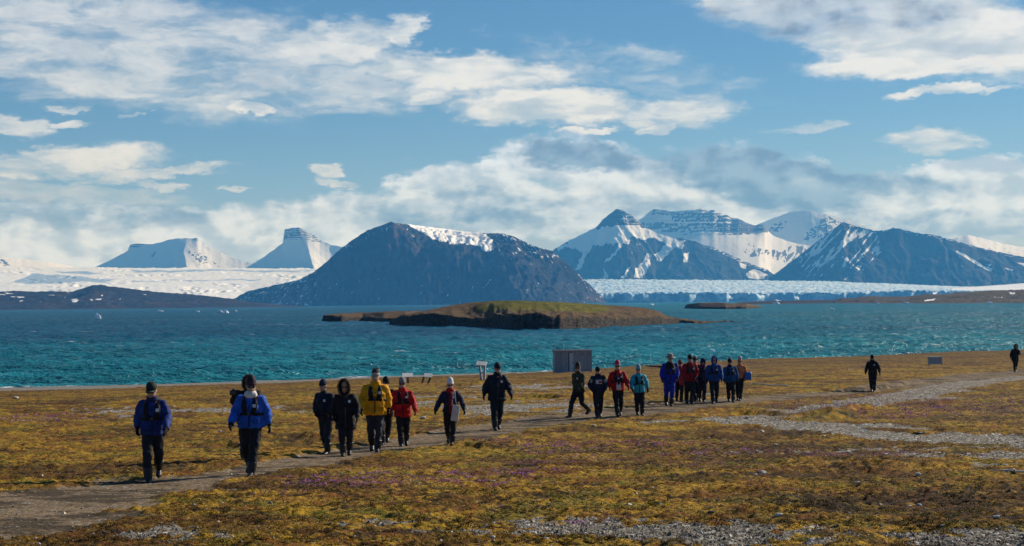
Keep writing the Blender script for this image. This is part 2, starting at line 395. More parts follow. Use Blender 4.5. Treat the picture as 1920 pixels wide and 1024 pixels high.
APX = 8.0
def ground_grid():
    a_in = np.linspace(-.335, .335, 760)
    x_out = np.geomspace(.05, 700, 40)
    a = np.concatenate([np.full(40, -.335), a_in, np.full(40, .335)]); xo = np.concatenate([-x_out[::-1], a_in * 0, x_out])
    s = np.linspace(1 / 15.0, 1 / 66.0, 430)
    Y = np.concatenate([np.linspace(-7.5, 14.6, 16), 1 / s, np.geomspace(66.6, 235, 210)])
    A, YY = np.meshgrid(a, Y); XX = A * (YY + APX) + xo[None]
    return XX, YY
XX, YY = ground_grid()
Zg, dist_g, (path_g, grav_g, beach_g, wash_g, flow_g, flat_g) = ground(XX.ravel(), YY.ravel())
Zg = Zg + micro(XX.ravel(), YY.ravel(), flat_g, beach_g, grav_g) * sstep(1, 4, dist_g)
dens = np.clip(1 - line_dist(XX.ravel(), YY.ravel(), PATH_W, PATH_HW) / 1.2, 0, 1)
me = np_mesh('ground', np.stack([XX.ravel(), YY.ravel(), Zg], 1), grid_faces(*XX.shape),
             dict(path=path_g, gravel=grav_g, beach=beach_g, bloom=flow_g, shore=np.clip(dist_g, -10, 200)))
m, nt, b = material('tundra', (.1, .08, .03), .95, .1)
co = nt.objco()
n1 = nt.noise(co, .55, 5, .62, .4); n2 = nt.noise(nt.mapping(co, (13, 5, 0)), 1.6, 5, .65, .5); n3 = nt.noise(nt.mapping(co, (3, 25, 0)), 6.5, 5, .65); n4 = nt.noise(co, 26, 4, .7)
n5 = nt.noise(nt.mapping(co, (31, 7, 4)), .22, 3, .55)
brown = nt.mix(nt.range(n4, .35, .7), (.014, .009, .005), (.090, .046, .016))
ochre = nt.mix(nt.range(n4, .3, .7), (.130, .070, .008), (.480, .285, .024))
olive = nt.mix(nt.range(n4, .3, .7), (.036, .032, .006), (.230, .190, .022))
rust = nt.mix(nt.range(n4, .3, .7), (.055, .022, .006), (.270, .112, .018))
c = nt.mix(nt.range(nt.math('ADD', n1, nt.math('MULTIPLY', nt.math('SUBTRACT', n3, .5), .5)), .44, .56), rust, olive)
c = nt.mix(nt.range(nt.math('ADD', n2, nt.math('MULTIPLY', nt.math('SUBTRACT', n3, .5), .8)), .45, .55), c, ochre)
c = nt.mix(nt.range(nt.math('ADD', nt.math('MULTIPLY', n3, .6), nt.math('MULTIPLY', n5, .5)), .56, .66), c, brown)
lich = nt.noise(nt.mapping(co, (7, 3, 9)), 14, 3, .6)
c = nt.mix(nt.range(nt.noise(nt.mapping(co, (5, 77, 2), scale=(.7, 1, 1)), .33, 4, .6, .5), .50, .60, 0, .7), c, nt.mix(nt.range(n4, .35, .7), (.026, .012, .006), (.130, .058, .016)))
gold = nt.math('ADD', nt.noise(nt.mapping(co, (61, 13, 2), scale=(.75, 1, 1)), .9, 5, .62, .4), nt.math('MULTIPLY', nt.math('SUBTRACT', n3, .5), .5))
c = nt.mix(nt.range(gold, .57, .68, 0, .7), c, nt.mix(nt.range(n4, .35, .65), (.18, .100, .012), (.56, .34, .040)))
c = nt.mix(nt.math('MULTIPLY', nt.range(nt.attr('shore'), 75, 25), nt.range(n2, .40, .60, .25, .75)), c, nt.mix(nt.range(n4, .35, .7), (.040, .020, .010), (.155, .085, .038)))
soil = nt.math('ADD', nt.noise(nt.mapping(co, (19, 83, 2), scale=(.7, 1, 1)), 1.25, 5, .66, .5), nt.math('MULTIPLY', nt.math('SUBTRACT', n3, .5), .55))
c = nt.mix(nt.range(soil, .55, .64, 0, .9), c, nt.mix(nt.range(n4, .4, .7), (.013, .010, .007), (.060, .038, .020)))
c = nt.mix(nt.range(lich, .66, .74), c, (.20, .185, .15))
bl = nt.math('MULTIPLY', nt.attr('bloom'), nt.range(nt.noise(nt.mapping(co, (1, 44, 9)), 3.2, 4, .7), .48, .62))
c = nt.mix(nt.math('MULTIPLY', bl, .40), c, nt.mix(nt.range(n4, .4, .6), (.10, .035, .05), (.20, .07, .15)))
vor = nt.node('ShaderNodeTexVoronoi'); nt.put(vor.inputs['Vector'], co); vor.inputs['Scale'].default_value = 17
vor2 = nt.node('ShaderNodeTexVoronoi'); nt.put(vor2.inputs['Vector'], co); vor2.inputs['Scale'].default_value = 7
vsep = nt.node('ShaderNodeSeparateColor'); nt.put(vsep.inputs[0], vor.outputs['Color'])
stone = nt.mix(vsep.outputs[0], (.085, .075, .060), (.30, .265, .21))
stone = nt.mix(nt.range(vsep.outputs[1], .9, .93), stone, (.55, .52, .47))
pathc = nt.mix(nt.range(n3, .35, .65), (.112, .074, .040), (.245, .176, .102))
pathc = nt.mix(nt.range(vsep.outputs[2], .86, .9), pathc, (.26, .23, .19))
dark = nt.range(nt.noise(nt.mapping(co, (9, 2, 1), scale=(.6, 1, 1)), 1.0, 5, .68), .48, .58)
pathc = nt.mix(nt.math('MULTIPLY', dark, .85), pathc, nt.mix(nt.range(n4, .4, .65), (.022, .016, .010), (.075, .054, .034)))
beachc = nt.mix(nt.range(n4, .3, .7), (.13, .122, .105), (.26, .24, .21))
beachc = nt.mix(nt.range(nt.attr('shore'), 3.5, .8), beachc, (.07, .066, .06))
brk = nt.math('MULTIPLY', nt.math('SUBTRACT', n3, .5), .9)
c = nt.mix(nt.range(nt.math('ADD', nt.attr('gravel'), brk), .38, .62), c, stone)
c = nt.mix(nt.range(nt.math('ADD', nt.attr('path'), brk), .38, .60), c, pathc)
c = nt.mix(nt.range(nt.math('ADD', nt.attr('beach'), brk), .40, .60), c, beachc)
nt.put(b.inputs['Base Color'], c)
hb_ = nt.math('ADD', nt.math('MULTIPLY', n4, .6), nt.math('MULTIPLY', vor.outputs['Distance'], -.5))
hb_ = nt.math('ADD', hb_, nt.math('MULTIPLY', nt.noise(co, 70, 2, .6), .4))
bump(nt, b, hb_, .9, .035)
GROUND_MAT = m
tag(link('ground', me, m), kind='structure')
def gz(x, y):
    z, d, k = ground(np.array([x], float), np.array([y], float))
    return float(z[0])
def gzs(X, Y):
    z, d, k = ground(X, Y); return z, d, k

# ------------------------------------------------------------------ sea
def waves(X, Y):
    ca, sa = math.cos(.35), math.sin(.35)
    u = X * ca + Y * sa; v = -X * sa + Y * ca
    h = ridged(u * .055 + .4 * perlin(u * .03, v * .03, 5), v * .16, 2, 31) * .55
    h = h + ridged(u * .16, v * .42, 2, 33) * .28 + fbm(u * .5, v * 1.1, 2, 35) * .16
    return h
a_in = np.linspace(-.345, .345, 620); x_out = np.geomspace(1, 14000, 24)
a = np.concatenate([np.full(24, -.345), a_in, np.full(24, .345)]); xo = np.concatenate([-x_out[::-1], a_in * 0, x_out])
s = np.linspace(1 / 98.0, 1 / 900.0, 360)
Yr = np.concatenate([[80, 90], 1 / s, np.geomspace(920, 22800, 45)])
A, YS = np.meshgrid(a, Yr); XS = A * YS + xo[None]
fade = np.clip(1.25 - YS / 1500, 0, 1) ** 1.0
fade = fade * (np.abs(xo) < .5)[None]
ZS = (waves(XS, YS) - .62) * 1.35 * fade * sstep(0, 25, YS - np.interp(XS, [p[0] for p in SHORE_XY], [p[1] for p in SHORE_XY]) + 8)
crest = (sstep(.30, .52, (waves(XS, YS) - .62) + .10 * fbm(XS * .02, YS * .02, 2, 41)) * fade)
me = np_mesh('sea', np.stack([XS.ravel(), YS.ravel(), ZS.ravel()], 1), grid_faces(*XS.shape), dict(crest=crest.ravel(), sd=(YS - np.interp(XS, [p[0] for p in SHORE_XY], [p[1] for p in SHORE_XY])).ravel()))
m, nt, b = material('sea_water', (.02, .15, .18), .22, .10)
b.inputs['IOR'].default_value = 1.333
co = nt.objco(); big = nt.noise(nt.mapping(co, scale=(.35, 1, 1)), .006, 3, .6); mid = nt.noise(nt.mapping(co, rot=(0, 0, -.35), scale=(.3, 1, 1)), .09, 4, .65)
spx = nt.node('ShaderNodeSeparateXYZ'); nt.put(spx.inputs[0], co)
silt = nt.math('ADD', nt.range(spx.outputs[1], 420, 130, 0, .75), nt.math('MULTIPLY', nt.math('SUBTRACT', big, .5), .9))
silt = nt.math('ADD', silt, nt.range(spx.outputs[0], -60, 160, -.05, .45), clamp=True)
wc = nt.mix(silt, (.006, .088, .155), (.018, .225, .255))
wc = nt.mix(nt.math('MULTIPLY', nt.range(mid, .40, .60), .75), wc, nt.mix(.55, wc, (.003, .03, .05)))  # dark streaks along the waves paint ripple shading into the water colour
foamn = nt.noise(nt.mapping(co, rot=(0, 0, -.35), scale=(.30, 1, 1)), .33, 5, .7)
foamb = nt.noise(nt.mapping(co, (40, 3, 0)), .012, 2, .5)
foam = nt.range(nt.math('ADD', foamn, nt.math('MULTIPLY', nt.math('SUBTRACT', foamb, .5), .35)), .655, .73)
surf = nt.math('MULTIPLY', nt.range(nt.attr('sd'), 3.0, .6), nt.range(nt.noise(co, .45, 4, .6), .46, .60))
foam = nt.math('MAXIMUM', foam, surf)
foam = nt.math('MAXIMUM', foam, nt.math('MULTIPLY', nt.attr('crest'), nt.range(nt.noise(co, .8, 3, .7), .50, .62)))
df = nt.node('ShaderNodeBsdfDiffuse'); nt.put(df.inputs['Color'], nt.mix(foam, wc, (.62, .66, .68)))
gl_ = nt.node('ShaderNodeBsdfGlossy'); gl_.inputs['Roughness'].default_value = .22; gl_.inputs['Color'].default_value = (1, 1, 1, 1)
fr = nt.node('ShaderNodeFresnel'); fr.inputs['IOR'].default_value = 1.333
mx = nt.node('ShaderNodeMixShader')
nt.put(mx.inputs[0], nt.math('MULTIPLY', nt.math('MINIMUM', fr.outputs[0], .15), nt.math('SUBTRACT', 1.0, foam)))
nt.l.new(df.outputs[0], mx.inputs[1]); nt.l.new(gl_.outputs[0], mx.inputs[2]); nt.l.new(mx.outputs[0], nt.n['Material Output'].inputs['Surface'])
hw = nt.math('ADD', nt.math('MULTIPLY', nt.math('MULTIPLY', nt.range(nt.noise(nt.mapping(co, (70, 9, 0), scale=(.25, 1, 1)), .022, 3, .6), .36, .62, .45, 1.25), nt.noise(nt.mapping(co, rot=(0, 0, -.35), scale=(.45, 1, 1)), .45, 5, .65)), 1.0), nt.math('MULTIPLY', nt.noise(co, 2.2, 3, .6), .15))
nb = nt.node('ShaderNodeBump'); nb.inputs['Strength'].default_value = .95; nb.inputs['Distance'].default_value = 1.9; nt.put(nb.inputs['Height'], hw)
for q in (df, gl_, fr): nt.l.new(nb.outputs[0], q.inputs['Normal'])
nt.n.remove(b)
SEA_MAT = m
tag(link('sea', me, m), kind='structure')

# ------------------------------------------------------------------ far terrain
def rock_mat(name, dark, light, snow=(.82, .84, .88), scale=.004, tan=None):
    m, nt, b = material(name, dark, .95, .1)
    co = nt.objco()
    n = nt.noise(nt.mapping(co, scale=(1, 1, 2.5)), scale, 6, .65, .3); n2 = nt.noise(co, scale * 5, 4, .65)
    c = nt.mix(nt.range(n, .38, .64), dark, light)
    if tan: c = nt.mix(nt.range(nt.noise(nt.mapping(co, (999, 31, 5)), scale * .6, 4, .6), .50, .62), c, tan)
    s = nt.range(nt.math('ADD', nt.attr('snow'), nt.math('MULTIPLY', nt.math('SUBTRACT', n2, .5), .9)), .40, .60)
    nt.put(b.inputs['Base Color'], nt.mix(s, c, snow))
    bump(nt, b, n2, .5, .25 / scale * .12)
    return m
def mountain(name, label, sil, D, Wf, mat, rows=90, step=2.2, gully=.10, gscale=300., p=1.25, jag=1.2, Wb=2500, snow=None, ledge=None, base=-2.0, kind='structure', seed=1, zfloor=None, smooth=True, zfront=None, shear=0, shelf=None, smooth_px=26):
    sil = np.array(sil, float)
    px = np.arange(sil[0, 0], sil[-1, 0] + .01, step)
    py = np.interp(px, sil[:, 0], sil[:, 1])
    env = sstep(0, 12, px - px[0]) * sstep(0, 12, px[-1] - px)
    jg = env * jag * (fbm(px * .11, px * 0 + seed, 4, 90 + seed) * 2.0)
    ta, te = rays(px, py)
    Dv = interp(px, D) if isinstance(D, list) else np.full(len(px), float(D))
    Wv = interp(px, Wf) if isinstance(Wf, list) else np.full(len(px), float(Wf))
    sh = np.zeros(len(px)) if shelf is None else interp(px, shelf)
    H = np.maximum(CAM_H + (Dv + sh) * te - base, 1.0)
    kw = max(3, int(smooth_px / step)); ker = np.hanning(kw + 2); ker /= ker.sum(); hp = np.pad(H, (len(ker) // 2, len(ker) - 1 - len(ker) // 2), mode='edge')
    Hs = np.minimum(np.convolve(hp, ker, 'valid'), H * 1.0 + 1e9); dH = H - Hs - jg / F * Dv
    s = np.concatenate([1 - (1 - np.linspace(0, 1, rows)) ** 1.5, 1 + np.linspace(0, 1, 8)[1:]])
    S, TA = np.meshgrid(s, ta, indexing='ij')
    front = np.minimum(S, 1); Hc = Hs[None]; Dc = Dv[None]
    Wc = interp(px[None] - shear * (1 - front) + 10 * fbm(px[None] * .03, S * 4, 3, 71 + seed), Wf) if isinstance(Wf, list) else Wv[None]
    z0 = base if zfront is None else interp(px, zfront)[None]
    Y = np.where(S <= 1, Dc - Wc * (1 - front), Dc + Wb * (S - 1)) + sh[None] * np.clip((front - .70) / .30, 0, 1)
    X = TA * Y
    z = np.where(S <= 1, z0 + (base + Hc - z0) * front ** p, base + Hc * (2 - S) ** 1.2) + dH[None] * front ** 6 * np.where(S > 1, (2 - S), 1)
    wx = X / gscale + .9 * fbm(X / gscale / 1.6, Y / gscale / 1.2, 3, 7 + seed) + (px[None] - px.mean()) / (px[-1] - px[0]) * (1 - front) * 2.2; wy = Y / gscale * .22
    gl = ridged(wx, wy, 5, 3 + seed, .55)
    en = np.where(S <= 1, (front * (1 - front)) * 4, 0) ** .7
    z = z + gully * Hc * (gl - .62) * en + gully * .35 * Hc * fbm(X / gscale * 3.1, Y / gscale * 1.9, 4, 8 + seed) * en
    if ledge is not None:
        per, amp, lo, hi_ = ledge
        m_ = sstep(lo - per, lo, z) * (1 - sstep(hi_, hi_ + per, z)) * (S <= 1) * np.clip((1 - front) * 25, 0, 1)
        zz = z + per * .25 * fbm(X / gscale, Y / gscale, 3, 66 + seed)
        ph = zz / per - np.floor(zz / per)
        z = z + m_ * amp * per * (sstep(.15, .55, ph) - ph)
    if zfloor is not None: z = np.maximum(z, zfloor)
    V = np.stack([X.ravel(), Y.ravel(), z.ravel()], 1)
    sn = np.zeros(len(V))
    if snow is not None:
        qx, qy = project(V[:, 0], V[:, 1], V[:, 2])
        gx, gy = np.gradient(z)
        dzdy = np.gradient(z, axis=0) / np.maximum(np.abs(np.gradient(Y, axis=0)), 1e-3)
        sn = snow(qx, qy, V, gl.ravel(), S.ravel(), dzdy.ravel())
    me = np_mesh(name, V, grid_faces(*S.shape), dict(snow=np.clip(sn, 0, 1)), smooth)
    o = link(name, me, mat)
    return tag(o, label, kind=kind)
def streak(qx, qy, slope, sc, seed, stretch=7.):
    """narrow marks that run down the fall line"""
    u = (qx + qy * slope) / sc; v = (qy - qx * slope) / (sc * stretch)
    return ridged(u, v, 3, seed)
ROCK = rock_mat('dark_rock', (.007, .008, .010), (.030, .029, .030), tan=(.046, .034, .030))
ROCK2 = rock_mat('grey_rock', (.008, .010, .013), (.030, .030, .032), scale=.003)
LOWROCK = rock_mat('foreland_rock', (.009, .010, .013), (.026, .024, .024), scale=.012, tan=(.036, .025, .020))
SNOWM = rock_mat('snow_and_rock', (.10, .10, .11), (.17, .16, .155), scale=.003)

def snow_E(qx, qy, V, gl, S, sl):
    w1 = fbm(qx * .035, qy * .06, 5, 11, .6) * 26
    a = poly_sdf(qx + w1, qy + w1 * .5, [(758, 415), (800, 422), (850, 427), (905, 434), (925, 450), (926, 468), (908, 470), (880, 458), (850, 456), (815, 452), (790, 436), (768, 424)])
    st = streak(qx, qy, -.45, 9, 12); st2 = streak(qx, qy, .55, 13, 14)
    s = sstep(-3, 3, a) * (.75 + .5 * fbm(qx * .04 + qy * .16, qy * .22, 3, 15))
    top = sstep(38, 4, qy - interp(qx, [(600, 500), (630, 475), (655, 455), (690, 432), (733, 417), (800, 425), (945, 438), (1015, 467), (1050, 483), (1125, 550)]))
    s = np.maximum(s, top * sstep(.74, .95, st) * .85)
    rs = sstep(880, 940, qx) * sstep(545, 450, qy)
    s = np.maximum(s, rs * sstep(.70, .90, streak(qx, qy, -.75, 9, 19)) * .85)
    foot = sstep(640, 560, qx) * sstep(505, 525, qy)
    s = np.maximum(s, foot * sstep(.72, .9, streak(qx, qy, .9, 12, 16, 3)) * .85)
    s = np.maximum(s, sstep(.86, .96, st2) * sstep(480, 540, qy) * .82)
    return s
def snow_F(qx, qy, V, gl, S, sl):
    j = fbm(qx * .045, qy * .045, 4, 21) * 14
    a = poly_sdf(qx + j, qy + j, [(1030, 474), (1060, 448), (1100, 426), (1122, 423), (1165, 423), (1205, 422), (1240, 436), (1268, 447), (1290, 452), (1262, 468), (1240, 488), (1228, 480), (1250, 456), (1225, 447), (1195, 446), (1175, 456), (1160, 452), (1140, 456), (1115, 462), (1090, 470), (1060, 462)])
    s = sstep(-2.5, 2.5, a)
    for poly in ([(1098, 464), (1108, 464), (1088, 506), (1078, 507)], [(1160, 455), (1168, 455), (1162, 470), (1138, 492), (1130, 494), (1156, 470)], [(1212, 474), (1222, 478), (1218, 500), (1205, 521), (1188, 521), (1190, 508), (1204, 492)],
                 [(1232, 486), (1240, 466), (1262, 450), (1274, 453), (1250, 478), (1234, 492)], [(1282, 475), (1294, 470), (1288, 492), (1280, 492)], [(1180, 498), (1186, 496), (1172, 522), (1164, 522)], [(1130, 500), (1134, 504), (1142, 522), (1132, 522)], [(1396, 512), (1415, 504), (1440, 515), (1428, 523), (1404, 522)], [(1385, 492), (1398, 496), (1402, 506), (1390, 502)]):
        jj = fbm(qx * .12, qy * .12, 3, 23) * 5
        s = np.maximum(s, sstep(-2.2, 2.2, poly_sdf(qx + jj, qy + jj * .6, poly)))
    hi_ = sstep(505, 440, qy) * sstep(1280, 1240, qx)
    s = np.maximum(s, hi_ * sstep(.74, .96, streak(qx, qy, .35, 10, 25, 4)) * .92)
    s = np.maximum(s, sstep(.93, 1.0, streak(qx, qy, .6, 16, 26, 5)) * .85 * sstep(1330, 1290, qx))
    s = np.maximum(s, sstep(1290, 1330, qx) * sstep(9, 2, qy - interp(qx, [(1275, 448), (1300, 452), (1340, 465), (1375, 480), (1400, 492), (1440, 505)])) * sstep(.62, .8, ridged(qx * .06, qy * .35, 3, 27)))
    cap = sstep(424, 421, qy + j * .15)
    strata = sstep(.55, .8, .5 + .5 * np.sin(qy * 2.1 + j * .12) + .45 * fbm(qx * .12, qy * .3, 3, 28))
    return np.where(cap > .5, strata * (.35 + .45 * sstep(1150, 1190, qx)), s)
def snow_G(qx, qy, V, gl, S, sl):
    j = fbm(qx * .06, qy * .06, 3, 31)
    cliff = poly_sdf(qx, qy + j * 6, [(1226, 386), (1256, 385), (1258, 398), (1320, 394), (1345, 385), (1370, 388), (1400, 400), (1440, 416), (1440, 436), (1400, 440), (1345, 438), (1320, 432), (1290, 440), (1245, 436), (1205, 424), (1200, 416), (1262, 419), (1258, 404), (1222, 400)])
    st = .5 + .5 * np.sin(qy * .95 + 1.2 + j * 3.2) + .85 * fbm(qx * .10, qy * .22, 4, 33) + .10
    st = st - .5 * sstep(1330, 1400, qx)
    s = np.where(cliff > 0, sstep(.62, .85, st) * .95, 1.0)
    lw = poly_sdf(qx + j * 10, qy + j * 8, [(1392, 470), (1410, 460), (1440, 470), (1470, 468), (1500, 455), (1530, 452), (1520, 480), (1480, 500), (1440, 480), (1405, 480)])
    s = np.where(lw > 0, sstep(.60, .80, streak(qx, qy, .4, 8, 34, 3) + .1), s)
    return s
def snow_H(qx, qy, V, gl, S, sl):
    j = fbm(qx * .07, qy * .07, 3, 41)
    tri = poly_sdf(qx + j * 8, qy + j * 4, [(1549, 401), (1562, 410), (1580, 418), (1556, 440), (1530, 446), (1505, 450), (1512, 440), (1528, 424)])
    stz = sstep(.55, .8, ridged(qx * .09 + qy * .05, qy * .13 - qx * .03, 3, 43))
    s = np.where(tri > 0, stz * .9, 1.0)
    k = poly_sdf(qx + j * 8, qy + j * 8, [(1440, 430), (1462, 416), (1476, 414), (1478, 422), (1460, 434), (1446, 434)])
    return np.where(k > 0, sstep(.40, .7, ridged(qx * .1, qy * .2, 3, 44)), s)
def snow_I(qx, qy, V, gl, S, sl):
    reg = poly_sdf(qx, qy, [(1500, 482), (1540, 447), (1580, 417), (1640, 432), (1650, 470), (1660, 488), (1600, 520), (1540, 530), (1500, 520)])
    r = sstep(-14, 14, reg + 12 * fbm(qx * .03, qy * .03, 3, 51))
    st = streak(qx, qy, .85, 17, 52, 5)
    s = r * sstep(.52, .78, st + .18 * fbm(qx * .09, qy * .09, 3, 53) - .18 * sstep(470, 520, qy))
    s = np.maximum(s, sstep(.90, 1.0, streak(qx, qy, .9, 15, 54, 4)) * sstep(1800, 1600, qx) * .8 * sstep(440, 470, qy))
    rr = sstep(1740, 1790, qx)
    s = np.maximum(s, rr * sstep(.87, .99, streak(qx, qy, -.85, 14, 55, 6)) * .75)
    for poly in ([(1842, 498), (1862, 504), (1858, 509), (1844, 504)], [(1882, 502), (1904, 506), (1896, 509)], [(1794, 468), (1844, 498), (1840, 502), (1792, 472)], [(1905, 492), (1930, 494), (1920, 499)], [(1846, 494), (1860, 495), (1856, 500)]):
        s = np.maximum(s, sstep(-2, 2, poly_sdf(qx, qy, poly)))
    ridge = interp(qx, [(1440, 523), (1580, 417), (1640, 433), (1675, 428), (1780, 448), (1920, 482)])
    s = np.maximum(s, sstep(14, 2, qy - ridge) * sstep(.66, .85, ridged(qx * .05, qy * .2, 3, 56)) * .7)
    return s
def snow_C(qx, qy, V, gl, S, sl):
    j = fbm(qx * .06, qy * .06, 3, 61)
    s = np.ones_like(qx)
    for poly in ([(240, 454), (272, 455), (268, 462), (238, 466)], [(332, 444), (378, 444), (376, 451), (338, 449)]):
        s = np.where(poly_sdf(qx + j * 5, qy + j * 2, poly) > 0, sstep(.35, .7, .5 + .5 * np.sin(qy * 1.6)), s)
    rk = poly_sdf(qx + j * 9, qy + j * 9, [(352, 470), (372, 474), (398, 488), (408, 496), (372, 494), (362, 484)])
    s = np.where(rk > 0, sstep(.45, .7, ridged(qx * .1, qy * .25, 3, 62)), s)
    s = np.where(poly_sdf(qx + j * 5, qy + j * 5, [(284, 480), (292, 472), (288, 484)]) > 0, .1, s)
    return s
def snow_D(qx, qy, V, gl, S, sl):
    j = fbm(qx * .08, qy * .08, 3, 71)
    cap = poly_sdf(qx + j * 5, qy + j * 2, [(530, 426), (562, 424), (602, 446), (602, 454), (582, 452), (578, 449), (530, 449)])
    st = sstep(.45, .75, .5 + .5 * np.sin(qy * 1.9 + j * 3.5) + .9 * fbm(qx * .16, qy * .3, 4, 72) + .35 * sstep(562, 582, qx))
    s = np.where(cap > 0, st * .9, 1.0)
    return np.where((cap <= 0) & (ridged((qx + qy * .9) * .05, qy * .01, 2, 73) > .97) & (qy > 455), .25, s)

MTN = lambda *a, **k: mountain('mountain', *a, **k)
# the farthest snow peaks first
MTN('small far snow slope at the left edge of the bay', [(-260, 470), (-120, 462), (-40, 470), (0, 481), (40, 486), (90, 491), (140, 500), (200, 506)], 19000, 2600, SNOWM, rows=40, step=4, gully=.02, gscale=500, jag=.6, snow=lambda qx, qy, *k: np.where(poly_sdf(qx, qy, [(-60, 470), (5, 482), (28, 498), (-60, 500)]) > 0, sstep(.4, .7, ridged(qx * .08, qy * .2, 3, 5)), 1.0), seed=2)
MTN('flat topped snow mountain with cloud resting on it and a sunlit right flank', [(165, 506), (180, 500), (205, 489), (240, 470), (243, 459), (256, 457), (282, 458), (300, 455), (318, 449), (335, 447), (370, 447), (378, 454), (400, 467), (430, 481), (462, 491), (500, 500), (540, 508)], 17000, [(165, 250), (320, 640), (345, 1150), (390, 800), (540, 400)], SNOWM, rows=70, gully=.018, gscale=420, jag=.6, snow=snow_C, smooth_px=70, seed=3, shear=16)
MTN('tent shaped snow peak with a small banded rock cap', [(440, 510), (460, 503), (490, 485), (515, 467), (530, 456), (532, 442), (534, 430), (548, 427), (562, 427), (575, 434), (590, 441), (600, 450), (620, 459), (660, 467), (700, 480), (740, 500)], 16000, [(440, 260), (552, 700), (572, 950), (620, 500), (740, 300)], SNOWM, rows=130, step=1.4, gully=.014, gscale=420, jag=.6, p=1.35, snow=snow_D, smooth_px=44, seed=4, shear=45)
MTN('rounded snow dome with a dark triangular rock peak', [(1360, 470), (1400, 437), (1420, 421), (1450, 409), (1480, 398), (1510, 394), (1533, 399), (1549, 401), (1560, 404), (1590, 413), (1620, 424), (1650, 436), (1700, 450), (1760, 470)], 19500, [(1360, 700), (1500, 1000), (1552, 1700), (1600, 1200), (1760, 700)], SNOWM, rows=70, gully=.018, gscale=420, jag=.6, snow=snow_H, smooth_px=90, seed=5)
MTN('long flat table mountain with banded cliffs above a broad snowfield', [(1120, 480), (1180, 425), (1205, 408), (1218, 397), (1226, 392), (1262, 396), (1300, 393), (1315, 391), (1330, 396), (1338, 393), (1346, 400), (1362, 402), (1372, 409), (1385, 410), (1402, 419), (1418, 423), (1424, 420), (1434, 422), (1438, 432), (1450, 442), (1475, 452), (1500, 458), (1540, 462), (1580, 480)], 18200, [(1120, 1200), (1300, 1700), (1420, 2100), (1450, 1700), (1580, 1300)], SNOWM, rows=120, gully=.012, gscale=700, jag=.9, p=1.5, snow=snow_G, smooth_px=170, ledge=(55, .9, 780, 1090), seed=6)
MTN('low far snow hill at the right edge', [(1740, 470), (1790, 446), (1815, 441), (1840, 446), (1880, 457), (1915, 463), (1960, 466), (2060, 470)], 17500, 2500, SNOWM, rows=50, step=3, gully=.07, gscale=420, jag=.8, snow=lambda qx, qy, *k: 1 - .9 * sstep(.86, .95, ridged(qx * .03 + qy * .05, qy * .12, 3, 9)), seed=7)
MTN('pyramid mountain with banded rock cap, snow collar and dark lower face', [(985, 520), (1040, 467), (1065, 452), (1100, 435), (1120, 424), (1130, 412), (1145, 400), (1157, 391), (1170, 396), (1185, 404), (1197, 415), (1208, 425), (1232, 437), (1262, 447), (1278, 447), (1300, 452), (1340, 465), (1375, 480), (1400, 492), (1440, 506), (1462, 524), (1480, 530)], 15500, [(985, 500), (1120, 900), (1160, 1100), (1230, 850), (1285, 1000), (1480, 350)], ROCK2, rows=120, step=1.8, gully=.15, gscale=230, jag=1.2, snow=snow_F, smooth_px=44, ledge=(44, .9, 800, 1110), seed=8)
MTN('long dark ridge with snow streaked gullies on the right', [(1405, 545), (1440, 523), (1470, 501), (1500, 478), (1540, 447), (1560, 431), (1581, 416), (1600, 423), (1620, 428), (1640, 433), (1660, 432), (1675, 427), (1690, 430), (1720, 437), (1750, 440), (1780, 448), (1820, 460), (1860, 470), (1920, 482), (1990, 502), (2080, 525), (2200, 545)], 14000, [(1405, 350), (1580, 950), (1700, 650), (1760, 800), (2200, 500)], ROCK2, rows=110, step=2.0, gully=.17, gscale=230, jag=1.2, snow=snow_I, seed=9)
MTN('big dark whale backed mountain with a snow bench on its summit', [(420, 570), (465, 546), (500, 538), (560, 525), (590, 509), (612, 491), (630, 474), (655, 454), (690, 431), (715, 423), (733, 416), (745, 419), (762, 420), (800, 425), (850, 431), (900, 437), (945, 438), (965, 444), (990, 457), (1015, 466), (1035, 470), (1050, 483), (1070, 500), (1090, 520), (1110, 538), (1128, 556), (1140, 570)], 9500, [(420, 120), (560, 300), (640, 430), (760, 470), (850, 480), (903, 800), (960, 700), (1040, 330), (1140, 120)], ROCK, rows=150, step=1.8, gully=.26, gscale=150, jag=1.0, p=1.15, snow=snow_E, ledge=(60, .25, 200, 520), seed=10, shear=85, shelf=[(740, 0), (775, 260), (840, 560), (900, 420), (950, 180), (1010, 0)])

